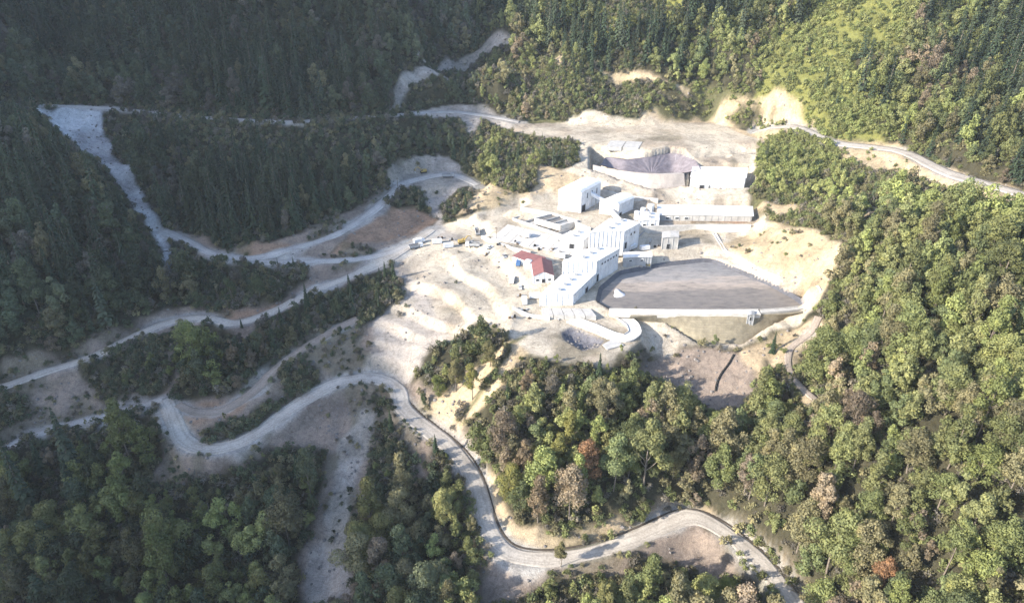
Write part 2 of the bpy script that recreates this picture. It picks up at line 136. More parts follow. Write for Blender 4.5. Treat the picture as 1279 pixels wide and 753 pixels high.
COVER = [
    ('pale', [(0.3, 587.3), (39.6, 591.6), (104.4, 591.9), (169.7, 596.0), (197.3, 565.8), (186.6, 522.8), (161.4, 469.1), (161.2, 423.3), (173.5, 391.7), (179.8, 360.8), (165.4, 333.5), (157.6, 333.5), (143.7, 326.2), (120.8, 317.3), (96.3, 318.7), (65.1, 307.9), (56.7, 300.9), (39.3, 295.1), (23.6, 294.2), (4.2, 302.0), (-8.3, 327.6), (-17.1, 336.1), (-34.1, 328.4), (-46.7, 323.7), (-70.9, 381.5), (-69.0, 405.2), (-61.2, 424.8), (-50.1, 443.4), (-21.3, 457.6), (0.3, 473.7), (34.5, 496.2), (46.6, 507.1), (48.2, 529.3), (0.3, 554.9)]),
    ('dust', [(-81.1, 320.7), (-87.3, 334.2), (-76.5, 352.6), (-69.8, 372.8), (-68.0, 396.9), (-34.9, 341.9), (-34.1, 328.4), (-46.3, 318.9), (-53.9, 308.0), (-67.4, 314.5)]),
    ('dust', [(-82.8, 493.6), (-92.4, 504.9), (-83.1, 523.5), (-58.2, 544.6), (-24.0, 534.8), (0.3, 502.4), (0.3, 473.7), (-22.9, 500.6), (-36.9, 492.7), (-49.6, 470.9), (-44.3, 443.4), (-20.2, 424.8), (-56.1, 424.8), (-51.1, 455.0), (-62.3, 485.5), (-68.7, 495.0)]),
    ('ochre', [(-110.1, 400.3), (-103.1, 431.0), (-87.7, 466.3), (-66.9, 475.8), (-51.1, 455.0), (-61.5, 427.2), (-74.3, 407.6), (-93.0, 400.4)]),
    ('greyslope', [(-81.8, 425.1), (-57.4, 437.1), (-72.9, 397.1), (-111.2, 368.5), (-138.3, 348.1), (-152.8, 351.7), (-133.1, 363.8), (-119.3, 385.5), (-125.7, 393.9), (-149.1, 391.5), (-179.5, 395.3), (-217.1, 424.0), (-209.7, 432.3), (-178.5, 409.1), (-155.1, 415.5), (-132.5, 425.7), (-111.7, 450.0), (-95.4, 483.6), (-81.5, 506.5), (-83.9, 479.2), (-103.1, 431.0), (-110.7, 403.9)]),
    ('greyslope', [(-260.5, 296.9), (-266.1, 313.7), (-246.4, 322.6), (-229.1, 331.6), (-213.0, 345.0), (-193.4, 363.7), (-168.5, 358.6), (-139.1, 360.4), (-138.3, 348.1), (-148.8, 337.0), (-165.0, 346.8), (-188.9, 343.9), (-211.4, 327.7), (-231.9, 314.0)]),
    ('greyslope', [(-260.5, 296.9), (-231.9, 314.0), (-200.6, 333.5), (-188.3, 342.2), (-175.2, 312.2), (-177.6, 297.9), (-199.4, 292.8), (-223.2, 289.0), (-251.3, 273.6)]),
    ('greyslope', [(-178.0, 300.3), (-168.7, 296.7), (-149.3, 294.6), (-132.8, 309.1), (-117.1, 333.1), (-94.5, 352.6), (-76.1, 349.7), (-79.0, 320.6), (-49.5, 306.2), (-15.1, 266.4), (-31.0, 272.3), (-56.9, 295.4), (-70.2, 302.0), (-79.5, 278.5), (-75.8, 254.2), (-87.2, 230.8), (-76.2, 209.1), (-94.2, 210.5), (-94.6, 231.0), (-91.3, 255.1), (-91.3, 278.2), (-120.2, 271.4), (-136.2, 260.0), (-148.3, 255.3), (-166.3, 257.0), (-173.7, 254.7), (-170.7, 271.5)]),
    ('ochre', [(-167.9, 294.2), (-152.8, 292.5), (-137.7, 296.7), (-129.2, 294.8), (-141.8, 282.5), (-159.7, 281.9)]),
    ('ochre', [(-166.6, 360.2), (-153.9, 355.8), (-134.9, 361.7), (-135.0, 352.9), (-151.7, 347.6), (-160.9, 348.2)]),
    ('ochre', [(-171.5, 402.4), (-160.1, 415.4), (-140.4, 416.4), (-134.2, 410.6), (-156.1, 400.0)]),
    ('greyslope', [(-80.7, 286.7), (-69.2, 293.6), (-56.7, 293.4), (-43.4, 280.2), (-35.9, 257.8), (-45.6, 258.8), (-61.0, 259.9), (-70.8, 246.3), (-79.8, 254.7)]),
    ('greyslope', [(65.3, 310.4), (96.1, 317.2), (123.9, 313.0), (120.1, 290.6), (108.6, 280.3), (94.1, 283.3), (76.2, 295.7), (60.0, 298.8)]),
    ('yellow', [(152.2, 423.7), (164.6, 419.2), (173.5, 391.7), (179.3, 359.5), (172.2, 342.5), (164.5, 332.8), (161.1, 355.3), (145.3, 379.8), (132.0, 410.9)]),
    ('yellow', [(118.0, 313.8), (134.1, 321.4), (152.2, 327.8), (163.0, 327.1), (157.7, 304.7), (149.0, 305.2), (137.5, 292.9), (140.1, 264.0), (135.4, 264.2), (133.4, 285.2), (130.1, 306.0), (121.5, 295.9)]),
    ('yellow', [(91.2, 586.7), (124.2, 594.4), (169.6, 596.7), (195.1, 587.5), (222.3, 545.3), (217.4, 526.0), (189.6, 544.4), (169.9, 588.0), (131.4, 592.3)]),
    ('yellow', [(217.4, 526.0), (233.4, 507.6), (260.1, 492.0), (270.4, 438.5), (283.6, 408.1), (291.1, 391.4), (279.9, 372.4), (270.7, 399.4), (253.8, 430.8), (231.8, 485.8)]),
    ('yellow', [(0.3, 517.1), (23.5, 509.4), (56.5, 487.5), (56.2, 480.6), (28.1, 478.7), (5.8, 470.0), (-21.3, 457.6), (-37.5, 455.7), (-22.3, 485.0)]),
    ('yellow', [(-40.3, 294.4), (-20.2, 305.4), (0.2, 312.2), (8.1, 301.2), (-7.6, 287.0), (-31.3, 277.8), (-48.4, 292.1)]),
    ('yellow', [(-61.7, 301.6), (-55.4, 301.2), (-31.4, 279.6), (-14.8, 255.8), (-8.8, 236.3), (0.2, 222.7), (17.3, 217.3), (49.3, 227.8), (71.7, 235.7), (49.8, 233.4), (21.0, 222.8), (3.7, 228.9), (-7.1, 246.5), (-19.0, 269.7)]),
    ('yellow', [(80.1, 239.0), (91.3, 236.4), (99.4, 225.9), (107.7, 209.4), (112.4, 192.2), (110.9, 193.3), (104.6, 211.0), (91.8, 228.7), (75.2, 234.6)]),
    ('greyslope', [(-13.6, 216.7), (20.6, 212.9), (52.2, 220.8), (78.5, 231.9), (91.0, 223.1), (98.3, 209.5), (82.3, 211.8), (55.6, 219.5), (40.8, 209.4), (20.3, 207.0), (3.5, 199.3), (-13.2, 200.8)]),
    ('spoil', [(-344.7, 527.6), (-312.3, 554.2), (-300.2, 526.2), (-274.4, 492.7), (-251.5, 466.3), (-229.5, 438.0), (-213.2, 413.8), (-201.6, 377.6), (-212.1, 397.4), (-225.4, 420.4), (-250.1, 448.7), (-281.8, 480.1), (-325.1, 513.1)]),
    ('dust', [(-87.6, 647.4), (-59.3, 705.5), (-20.6, 712.8), (0.4, 701.4), (0.4, 693.3), (-29.3, 699.4), (-51.1, 689.5), (-69.7, 653.8)]),
    ('dust', [(-47.4, 687.5), (-21.2, 670.0), (-10.3, 664.0), (-10.0, 636.6), (-19.3, 649.6), (-42.8, 669.5)]),
    ('dust', [(-95.3, 572.6), (-94.6, 615.3), (-69.4, 649.6), (-54.7, 655.1), (-51.6, 628.6), (-67.8, 627.6), (-83.4, 615.0)]),
    ('dust', [(-89.5, 584.4), (-53.4, 613.7), (-23.2, 614.2), (0.3, 589.2), (0.3, 570.5), (-25.8, 589.9), (-37.6, 563.9), (-42.0, 589.0), (-76.2, 577.1)]),
    ('meadow', [(192.2, 587.7), (214.7, 616.4), (242.1, 631.4), (258.4, 647.7), (308.6, 603.6), (293.1, 567.0), (256.4, 575.6), (256.5, 532.2), (260.6, 479.4), (233.4, 507.6), (217.9, 549.5)]),
    ('meadow', [(70.9, 683.7), (114.2, 696.4), (155.2, 689.1), (144.3, 660.6), (110.1, 658.1), (82.7, 655.0)]),
    ('scrub', [(-6.2, 589.5), (0.3, 648.8), (35.2, 661.4), (80.1, 617.7), (169.2, 603.4), (197.6, 584.9), (169.8, 595.6), (104.4, 591.4), (39.6, 591.6)]),
    ('scrub', [(-48.9, 542.6), (0.3, 570.5), (49.0, 541.1), (46.6, 507.1), (12.0, 512.6), (0.3, 473.7), (-22.9, 500.6)]),
    ('scrub', [(187.5, 536.7), (219.3, 513.7), (248.3, 473.9), (273.2, 404.2), (280.6, 373.6), (275.7, 365.6), (253.8, 401.0), (198.5, 399.6), (173.5, 391.7), (161.2, 423.3), (163.9, 468.4)]),
    ('ochre', [(117.5, 435.4), (120.0, 447.1), (153.9, 447.1), (151.4, 434.2)]),
    ('scrub', [(-37.6, 282.6), (-31.6, 283.8), (-15.7, 292.5), (2.3, 315.9), (6.8, 317.4), (-7.7, 294.8), (-27.4, 281.7)]),
    ('greyslope', [(-82.7, 301.2), (-66.0, 295.0), (-67.2, 277.0), (-73.8, 261.6), (-73.7, 239.7), (-69.0, 208.4), (-93.5, 210.5), (-95.4, 227.7), (-88.8, 244.5), (-84.9, 262.6), (-86.1, 282.7)]),
    ('dust', [(-68.5, 294.2), (-69.4, 281.4), (-74.6, 261.7), (-75.8, 243.4), (-74.7, 226.3), (-69.0, 208.4), (-92.0, 210.4), (-92.5, 227.7), (-87.6, 246.2), (-83.7, 264.5), (-83.3, 282.7), (-80.2, 298.1)]),
    ('thicket', [(-229.5, 319.7), (-201.4, 336.0), (-188.2, 340.5), (-178.8, 312.6), (-183.5, 302.6), (-210.8, 300.5), (-222.7, 310.8)]),
    ('thicket', [(-261.1, 298.7), (-248.5, 304.2), (-247.2, 290.6), (-254.8, 282.4)]),
    ('thicket', [(-153.1, 273.6), (-148.1, 279.7), (-130.8, 285.5), (-119.3, 294.3), (-114.8, 301.1), (-118.4, 290.1), (-132.0, 274.7), (-145.7, 271.4)]),
    ('thicket', [(-122.7, 309.9), (-113.6, 319.8), (-104.1, 320.0), (-103.5, 309.0), (-112.9, 301.5)]),
    ('thicket', [(-117.1, 349.2), (-104.6, 358.4), (-92.5, 367.5), (-90.8, 357.1), (-104.0, 343.8), (-112.2, 340.8)]),
    ('thicket', [(-90.1, 352.8), (-90.1, 367.5), (-76.7, 382.0), (-66.6, 384.7), (-65.9, 363.5), (-76.1, 349.7), (-84.2, 343.4)]),
    ('thicket', [(-175.7, 359.4), (-183.4, 376.2), (-173.7, 384.4), (-146.9, 382.6), (-135.0, 372.2), (-139.1, 360.4), (-159.2, 358.4)]),
    ('thicket', [(-67.6, 256.8), (-68.0, 283.3), (-65.3, 288.9), (-57.8, 283.8), (-46.5, 268.9), (-51.7, 244.1), (-61.8, 234.8)]),
    ('thicket', [(13.7, 614.2), (40.5, 621.4), (92.9, 612.8), (143.1, 602.9), (169.2, 600.1), (124.0, 595.6), (78.3, 590.9), (33.2, 597.2)]),
    ('thicket', [(172.9, 588.6), (183.5, 587.9), (202.3, 578.4), (216.6, 543.7), (207.9, 541.0), (190.2, 567.4)]),
    ('thicket', [(-11.6, 522.6), (0.3, 532.3), (16.6, 511.2), (15.8, 477.6), (3.0, 470.1), (-8.1, 483.6)]),
    ('yellow', [(216.9, 514.5), (239.0, 508.7), (265.0, 491.3), (272.7, 443.9), (285.0, 410.9), (292.1, 393.2), (278.5, 370.1), (266.4, 391.5), (250.8, 434.4), (228.3, 475.5)]),
    ('yellow', [(195.1, 587.5), (210.0, 575.9), (222.8, 543.1), (221.7, 522.4), (214.3, 534.3), (212.9, 550.5)]),
    ('yellow', [(206.2, 401.5), (216.7, 404.4), (208.4, 381.5), (198.8, 379.6)]),
    ('yellow', [(162.3, 458.0), (183.0, 432.1), (182.4, 416.9), (162.2, 426.6)]),
    ('yellow', [(34.9, 651.7), (43.2, 655.3), (41.0, 634.3), (32.9, 633.0)]),
    ('yellow', [(71.1, 633.0), (106.8, 623.6), (143.1, 602.9), (140.6, 601.4), (106.2, 616.8), (74.0, 625.3)]),
]
REGIONS = [
    ('central wood', [(-57.7, 303.7), (-17.1, 337.4), (48.6, 308.4), (102.5, 286.8), (96.7, 239.1), (79.0, 236.2), (17.3, 217.3), (-6.9, 228.8), (-31.4, 279.6)]),
    ('wood below the embankment', [(112.8, 299.0), (166.3, 315.6), (135.5, 230.7), (119.3, 218.0), (101.7, 230.6), (99.0, 269.5)]),
    ('copse under the haul road', [(-13.7, 220.0), (78.7, 233.3), (102.1, 213.6), (110.1, 190.0), (-26.6, 199.2)]),
    ('shaded spur at bottom centre', [(-84.7, 286.8), (-57.5, 301.6), (-14.5, 245.0), (-6.4, 195.2), (-71.7, 203.3)]),
    ('bottom left wood', [(-273.4, 277.1), (-176.3, 295.4), (-134.4, 268.7), (-83.5, 278.7), (-82.4, 204.3), (-242.2, 205.7)]),
    ('knoll between left roads', [(-197.8, 350.6), (-149.4, 392.9), (-100.7, 362.0), (-127.5, 304.5), (-159.0, 286.2)]),
    ('left edge hill', [(-377.6, 479.6), (-333.5, 520.2), (-217.1, 424.0), (-193.4, 357.2), (-284.9, 288.6)]),
    ('shaded middle ridge', [(-307.0, 547.7), (-88.6, 577.3), (-71.1, 517.1), (-116.0, 419.1), (-217.1, 424.0)]),
    ('bottom right hillside', [(97.4, 261.2), (147.6, 227.2), (197.6, 197.1), (172.1, 142.2), (108.4, 179.0)]),
    ('hillside right of the pond', [(176.5, 374.7), (229.1, 427.3), (292.3, 354.3), (196.1, 194.3), (135.5, 230.7)]),
    ('upper right hillside', [(187.2, 557.0), (182.8, 688.5), (408.0, 571.6), (298.5, 363.9), (266.2, 408.0), (229.9, 496.5)]),
    ('far left mountainside', [(-381.4, 485.8), (-473.3, 645.6), (-230.0, 664.9), (-201.7, 541.6)]),
    ('far mountainside at top centre', [(-201.7, 541.6), (-230.0, 664.9), (0.4, 777.4), (-26.6, 614.6)]),
    ('slope above the upper bench', [(-12.5, 573.8), (8.2, 770.3), (208.6, 681.1), (196.2, 566.5)]),
]
SPOTS = [
    ('excavator', -66.4, 523.2, 200),
    ('excavator', -31.7, 420.1, 20),
    ('dump_truck', -60.0, 414.2, 25),
    ('dump_truck', -22.7, 434.6, 100),
    ('dump_truck', -24.6, 410.4, 175),
    ('dump_truck', -47.1, 513.7, 10),
    ('white_truck', -58.8, 421.2, 30),
    ('white_truck', 7.9, 421.1, 150),
    ('white_truck', 0.2, 369.7, 80),
    ('container', -47.5, 420.1, 12),
    ('container', -39.9, 414.3, 15),
    ('container', 29.1, 394.0, 160),
    ('container', 12.6, 350.4, 5),
    ('container', 6.8, 345.1, 95),
    ('container', 81.1, 403.4, 10),
    ('container', 73.9, 404.5, 40),
    ('container', 4.0, 385.2, 80),
    ('pickup', -14.1, 405.9, 40),
    ('pickup', -4.6, 396.5, 110),
    ('pickup', 4.7, 361.3, 90),
    ('pickup', 97.8, 429.1, 5),
    ('pickup', 30.4, 416.3, 20),
    ('tank', 86.5, 447.0, 0),
    ('tank', 91.6, 449.0, 0),
    ('tank', 87.9, 439.0, 0),
    ('tank', 81.2, 439.6, 0),
    ('tank', 9.6, 381.1, 0),
    ('tank', 32.5, 384.9, 0),
    ('mast', 132.8, 414.0, 0),
    ('mast', 0.7, 398.0, 0),
    ('mast', 56.5, 407.1, 0),
    ('mast', 40.8, 370.9, 0),
    ('mast', 121.8, 524.5, 0),
    ('mast', -38.5, 394.3, 0),
    ('pole', -254.2, 540.5, 0),
    ('pole', -225.5, 531.3, 0),
    ('pole', -171.9, 527.1, 0),
    ('pole', -129.7, 477.3, 0),
    ('pole', -81.6, 493.1, 0),
    ('pole', -9.9, 418.8, 0),
    ('stack', -14.1, 425.2, 20),
    ('stack', -8.7, 410.5, 80),
    ('stack', -3.7, 407.1, 10),
    ('stack', 2.7, 411.7, 120),
    ('stack', 14.1, 407.6, 35),
    ('stack', 17.9, 403.6, 15),
    ('stack', 24.7, 402.6, 60),
    ('stack', 29.3, 398.2, 95),
    ('stack', 6.7, 338.2, 20),
    ('stack', 9.6, 334.6, 70),
    ('stack', 4.7, 352.2, 10),
    ('stack', 21.7, 336.9, 15),
    ('stack', 25.8, 333.2, 50),
    ('stack', 89.1, 407.1, 30),
    ('stack', 86.3, 414.0, 75),
    ('stack', 0.2, 331.7, 10),
    ('stack', -38.2, 424.8, 10),
    ('stack', -46.1, 427.2, 40),
    ('stack', -15.5, 402.2, 40),
    ('stack', 74.6, 409.4, 20),
]
SITE = {
    'shed_low': [(15.0, 341.6, 0.0), (33.0, 342.5, 0.0), (47.0, 366.1, 0.0), (28.0, 364.2, 0.0)],
    'shed_mid': [(28.5, 366.1, 0.5), (47.8, 367.5, 0.5), (62.3, 383.9, 0.5), (42.2, 382.4, 0.5)],
    'shed_top': [(45.8, 394.2, 7.0), (66.7, 396.4, 7.0), (77.7, 408.8, 7.0), (60.1, 414.6, 7.0)],
    'hall_tall': [(30.9, 455.6, 8.0), (45.5, 450.2, 8.0), (60.2, 468.9, 8.0), (45.8, 474.0, 8.0)],
    'hall_small': [(57.9, 449.3, 7.5), (69.9, 444.7, 7.5), (81.2, 456.1, 7.5), (69.7, 460.9, 7.5)],
    'block': [(124.2, 481.9, 10.5), (161.2, 479.6, 10.5), (167.4, 498.3, 10.5), (130.1, 501.5, 10.5)],
    'long_roof': [(95.5, 439.8, 11.0), (155.4, 437.9, 11.0), (159.2, 453.2, 11.0), (98.4, 456.0, 11.0)],
    'red_low': [(0.7, 388.4, 8.0), (6.0, 392.7, 8.0), (19.5, 383.7, 8.0), (11.8, 379.0, 8.0)],
    'red_gable': [(12.1, 362.0, 8.6), (23.4, 363.0, 8.6), (23.0, 379.9, 8.6), (11.4, 378.3, 8.6)],
    'annex': [(66.0, 387.0, 0.5), (82.9, 388.5, 0.5), (83.4, 394.4, 0.5), (66.8, 393.3, 0.5)],
    'grey_block': [(91.4, 403.7, 4.0), (101.5, 404.8, 4.0), (103.0, 412.8, 4.0), (92.8, 411.7, 4.0)],
    'basin': [(35.5, 417.4, 4.6), (0.3, 447.4, 4.6), (11.0, 454.7, 4.6), (48.6, 429.5, 4.6)],
    'basin_b': [(30.9, 427.3, 8.4), (14.8, 438.7, 8.4), (26.7, 446.5, 8.4), (42.7, 434.8, 8.4)],
    'emb_crest': [(62.9, 331.3, 0.4), (93.4, 331.3, 0.4), (112.5, 331.3, 0.4), (131.6, 331.7, 0.4), (147.2, 333.8, 0.4), (157.0, 336.3, 0.4)],
    'emb_toe': [(69.2, 343.8, -11.5), (86.0, 329.9, -11.5), (97.0, 321.3, -11.5), (120.1, 319.8, -11.5), (143.3, 332.3, -11.5), (163.4, 350.6, -11.5)],
    'crest_back': [(52.0, 336.5, 1.0), (70.7, 335.7, 1.0), (94.2, 335.3, 1.0), (113.4, 335.3, 1.0), (132.3, 335.7, 1.0)],
    'crest_grey': [(132.4, 336.0, 0.8), (143.9, 337.3, 0.8), (155.5, 339.8, 0.8), (161.0, 342.0, 0.8)],
    'kerb': [(129.1, 425.9, 0.6), (129.3, 414.2, 0.6), (130.7, 404.0, 0.6), (137.7, 389.9, 0.6), (145.1, 377.6, 0.6), (153.1, 365.9, 0.6), (160.7, 354.7, 0.6), (165.8, 346.7, 0.6), (165.6, 338.9, 0.6)],
    'mud': [(46.2, 349.5, -1.5), (49.5, 365.0, -1.5), (63.0, 384.6, -1.5), (83.3, 393.0, -1.5), (92.6, 396.2, -1.5), (116.7, 401.6, -1.5), (123.3, 400.5, -1.5), (136.9, 385.7, -1.5), (149.3, 371.7, -1.5), (159.3, 354.8, -1.5), (162.2, 345.1, -1.5), (147.6, 340.8, -1.5), (129.8, 339.1, -1.5), (95.1, 338.2, -1.5), (52.7, 340.8, -1.5)],
    'res_top': [(58.2, 502.0, 22.4), (68.4, 496.1, 22.4), (79.0, 490.4, 22.4), (92.2, 484.8, 22.4), (106.0, 484.0, 22.4), (122.1, 486.4, 22.4)],
    'res_toe': [(58.2, 500.9, 9.5), (72.0, 494.5, 9.5), (85.2, 486.7, 9.5), (97.2, 480.7, 9.5), (112.5, 481.4, 9.5), (124.7, 483.7, 9.5)],
    'res_rim': [(63.5, 502.9, 22.1), (76.5, 492.9, 22.1), (92.5, 486.4, 22.1), (121.9, 488.0, 22.1), (134.0, 494.5, 22.1), (133.9, 514.9, 22.1), (127.0, 527.5, 22.1), (118.2, 531.2, 22.1), (102.2, 522.1, 22.1), (82.3, 514.9, 22.1), (69.6, 522.1, 22.1)],
    'south_ramp': [(30.9, 331.8, -2.6), (42.0, 323.7, -2.6), (51.5, 315.2, -2.6), (58.0, 312.2, -2.6), (63.8, 318.3, -2.6), (63.4, 326.9, -2.6), (58.5, 335.0, -2.6), (53.4, 339.2, -2.6)],
    'south_slab': [(45.3, 307.2, -2.7), (52.0, 313.1, -2.7), (56.5, 307.2, -2.7), (47.2, 302.9, -2.7)],
    'front_slabs': [(16.4, 332.6, -0.6), (44.8, 331.7, -0.6), (42.5, 339.2, -0.6), (15.8, 340.1, -0.6)],
    'bench_slab': [(69.6, 529.8, 26.9), (94.1, 526.0, 26.9), (99.4, 541.3, 26.9), (75.0, 545.2, 26.9)],
    'pump_house': [(124.1, 329.3, -1.6), (127.5, 329.3, -1.6), (128.4, 332.6, -1.6), (125.0, 332.6, -1.6)],
    'drain_pipe': [(113.9, 311.5, -12.9), (110.4, 306.2, -15.2), (105.5, 301.2, -17.6), (102.1, 295.9, -19.7), (100.7, 291.2, -21.1)],
    'fan': [(57.3, 353.7, -1.4), (61.6, 352.8, -1.4), (61.6, 362.9, -1.4), (59.2, 362.0, -1.4)],
    'creek': [(-64.8, 513.7, 9.0), (-54.3, 495.1, 8.1), (-50.6, 483.2, 3.7), (-49.8, 465.4, 2.1), (-49.0, 449.6, 0.1)],
    'wall_a': [(-19.3, 427.2, -0.0), (0.2, 402.2, 3.7), (11.9, 398.0, 3.0)],
    'wall_b': [(5.6, 454.2, 8.0), (29.3, 445.3, 6.6), (50.0, 423.0, 6.5)],
    'wall_c': [(81.5, 424.2, 7.5), (118.4, 429.6, 6.2), (151.5, 424.9, 8.9)],
    'wall_d': [(61.9, 480.2, 9.1), (82.0, 465.5, 10.9), (99.0, 462.0, 10.0)],
    'wall_e': [(0.2, 338.2, -0.0), (8.8, 334.6, -2.8), (21.5, 331.6, -3.0)],
    'rack': [(75.6, 416.3, 4.0), (84.6, 423.9, 6.0), (92.4, 443.6, 7.4)],
    'terrace': [(-13.9, 418.1, 3.72), (40.6, 393.3, 3.72), (47.5, 411.1, 3.72), (-2.9, 440.3, 3.72)],
    'filter': [(80.7, 427.4, 5.0), (93.7, 428.6, 5.0), (95.6, 440.0, 5.0), (83.4, 438.7, 5.0)],
    'reagent': [(29.6, 403.9, 5.0), (43.1, 400.5, 5.0), (48.9, 410.7, 5.0), (36.2, 414.2, 5.0)],
}
TREES = [
    ('b', 33.5, 240.8, 31, 'russet', 'tall russet-brown tree, the reddest crown in the central wood', 0.78),
    ('b', 11.4, 228.2, 27, 'tawny', 'tall tawny tree at the left front of the central wood', 0.8),
    ('b', 20.5, 210.8, 15, 'olive', 'olive tree standing alone in front of the haul road bend', 0.8),
    ('b', 5.6, 246.8, 25, 'tawny', 'tall tan tree above the left bend of the haul road', 0.75),
    ('b', 26.6, 255.2, 25, 'yellow green', 'tall yellow-green tree behind the reddest tree in the central wood', 0.75),
    ('b', 0.2, 237.1, 24, 'yellow green', 'yellow-green tree at the left edge of the central wood by the haul road', 0.9),
    ('b', 21.2, 247.9, 24, 'yellow green', 'yellow-green slim tree left of the reddest tree in the central wood', 0.7),
    ('b', 7.8, 279.0, 17, 'tawny', 'tawny brown crown at the top of the central wood below the rubble pit', 1.0),
    ('b', 19.2, 277.4, 15, 'grey brown', 'grey-brown crown at the top of the central wood beside the lone conifer', 1.0),
    ('b', -19.6, 288.8, 22, 'yellow green', 'tall yellow-green tree left of the straight dirt strip below the works', 0.7),
    ('b', -28.1, 296.3, 19, 'olive', 'olive tree left of the straight dirt strip, lower of the row', 0.85),
    ('b', -11.0, 299.8, 15, 'olive', 'olive tree at the top of the row left of the dirt strip', 0.9),
    ('b', -37.1, 296.3, 14, 'green', 'green tree at the bottom end of the row above the haul road', 0.9),
    ('b', -44.5, 295.2, 9, 'dull green', 'dark bushy tree just above the haul road at the sharp bend', 1.1),
    ('b', 72.9, 246.9, 17, 'olive', 'pale olive round tree at the right front of the central wood', 1.0),
    ('b', 51.7, 244.6, 18, 'green', 'deep green tree right of the reddest tree', 0.9),
    ('b', 133.0, 177.1, 20, 'russet', 'rust-brown crown low in the bright wood at the bottom right', 1.0),
    ('b', 86.6, 199.1, 19, 'bright green', 'bright green tree at the bottom edge left of the haul road', 0.9),
    ('b', 69.2, 199.1, 18, 'dull green', 'dull green tree at the bottom edge below the road bend', 0.9),
    ('b', -160.7, 363.8, 15, 'dull green', 'broad dull green tree on top of the knoll between the left roads', 1.25),
    ('b', -144.9, 365.2, 16, 'dull green', 'rounded green tree on the right of the knoll between the left roads', 1.2),
    ('b', -178.1, 359.6, 13, 'dull green', 'grey-green tree on the left of the knoll between the left roads', 1.1),
    ('c', 42.2, 288.8, 16, 'dark', 'lone dark conifer at the edge of the rubble pit south of the sheds', 0),
    ('c', 132.9, 310.4, 14, 'dark', 'lone conifer standing below the right end of the pond embankment', 0),
    ('c', -115.4, 355.8, 19, 'dark', 'dark conifer standing beside the valley road on the left', 0),
    ('c', -93.4, 367.5, 16, 'dark', 'left of the three conifers above the bare slope', 0),
    ('c', -74.6, 380.4, 14, 'dark', 'middle of the three conifers above the bare slope', 0),
    ('c', -70.0, 381.4, 14, 'dark', 'right of the three conifers above the bare slope', 0),
    ('c', -127.7, 344.7, 13, 'dark', 'dark conifer on the lower side of the valley road, left of the taller one', 0),
    ('c', -148.6, 341.1, 7, 'dark', 'small dark conifer on the valley road shoulder above the knoll wood', 0),
    ('c', -131.8, 393.2, 6, 'dark', 'tiny conifer on the link road shoulder', 0),
    ('c', -60.3, 284.1, 15, 'dark', 'pointed dark conifer below the haul road where it bends at the centre', 0),
    ('c', -67.9, 293.3, 6, 'dark', 'small conifer left of the pointed one below the central road bend', 0),
    ('c', -36.6, 267.8, 14, 'dark', 'conifer leaning over the haul road on the shaded spur', 0),
    ('c', -2.1, 280.8, 12, 'dark', 'slim conifer at the top left of the central wood', 0),
    ('c', -102.1, 261.1, 17, 'dark', 'conifer at the top of the shaded bottom left wood beside the gully', 0),
    ('c', -293.3, 445.6, 18, 'dark', 'leftmost of the pointed conifers silhouetted against the pale spoil', 0),
    ('c', -279.1, 436.0, 19, 'dark', 'second conifer from the left against the pale spoil', 0),
    ('c', -274.0, 442.2, 21, 'dark', 'third conifer from the left against the pale spoil', 0),
    ('c', -255.7, 429.6, 19, 'dark', 'fourth conifer from the left against the pale spoil', 0),
    ('c', -245.9, 428.3, 19, 'dark', 'rightmost conifer against the pale spoil ravine', 0),
    ('c', -31.3, 460.9, 12, 'dark', 'conifer in the little wood left of the tall hall', 0),
]
# ------------------------------------------------------------------ terrain
def hash2(ix, iy, seed):
    h = (ix.astype(np.int64) * 374761393 + iy.astype(np.int64) * 668265263 + seed * 1442695041) & 0x7fffffff
    h = ((h ^ (h >> 13)) * 1274126177) & 0x7fffffff
    return ((h ^ (h >> 16)) & 0xffff) / 65535.0


def vnoise(x, y, seed=0):
    ix, iy = np.floor(x), np.floor(y)
    fx, fy = x - ix, y - iy
    fx, fy = fx * fx * (3 - 2 * fx), fy * fy * (3 - 2 * fy)
    a, b = hash2(ix, iy, seed), hash2(ix + 1, iy, seed)
    c, d = hash2(ix, iy + 1, seed), hash2(ix + 1, iy + 1, seed)
    return (a + (b - a) * fx) * (1 - fy) + (c + (d - c) * fx) * fy


def fbm(x, y, s, seed=0, octaves=4):
    t, a, n = 0.0, 1.0, 0.0
    for k in range(octaves):
        t = t + a * (vnoise(x / s + 17.3 * k, y / s - 9.1 * k, seed + k) - 0.5)
        n += a
        a *= 0.5
        s *= 0.5
    return t / n * 2


def poly_dist(x, y, poly):
    """signed distance to a closed outline, negative inside"""
    p = np.asarray(poly, float)
    inside = np.zeros(x.shape, bool)
    d2 = np.full(x.shape, 1e12)
    for i in range(len(p)):
        ax, ay = p[i][:2]
        bx, by = p[(i + 1) % len(p)][:2]
        if ay != by:
            c = ((ay > y) != (by > y)) & (x < (bx - ax) * (y - ay) / (by - ay) + ax)
            inside ^= c
        ex, ey = bx - ax, by - ay
        t = np.clip(((x - ax) * ex + (y - ay) * ey) / (ex * ex + ey * ey + 1e-9), 0, 1)
        d2 = np.minimum(d2, (x - ax - t * ex) ** 2 + (y - ay - t * ey) ** 2)
    d = np.sqrt(d2)
    return np.where(inside, -d, d)


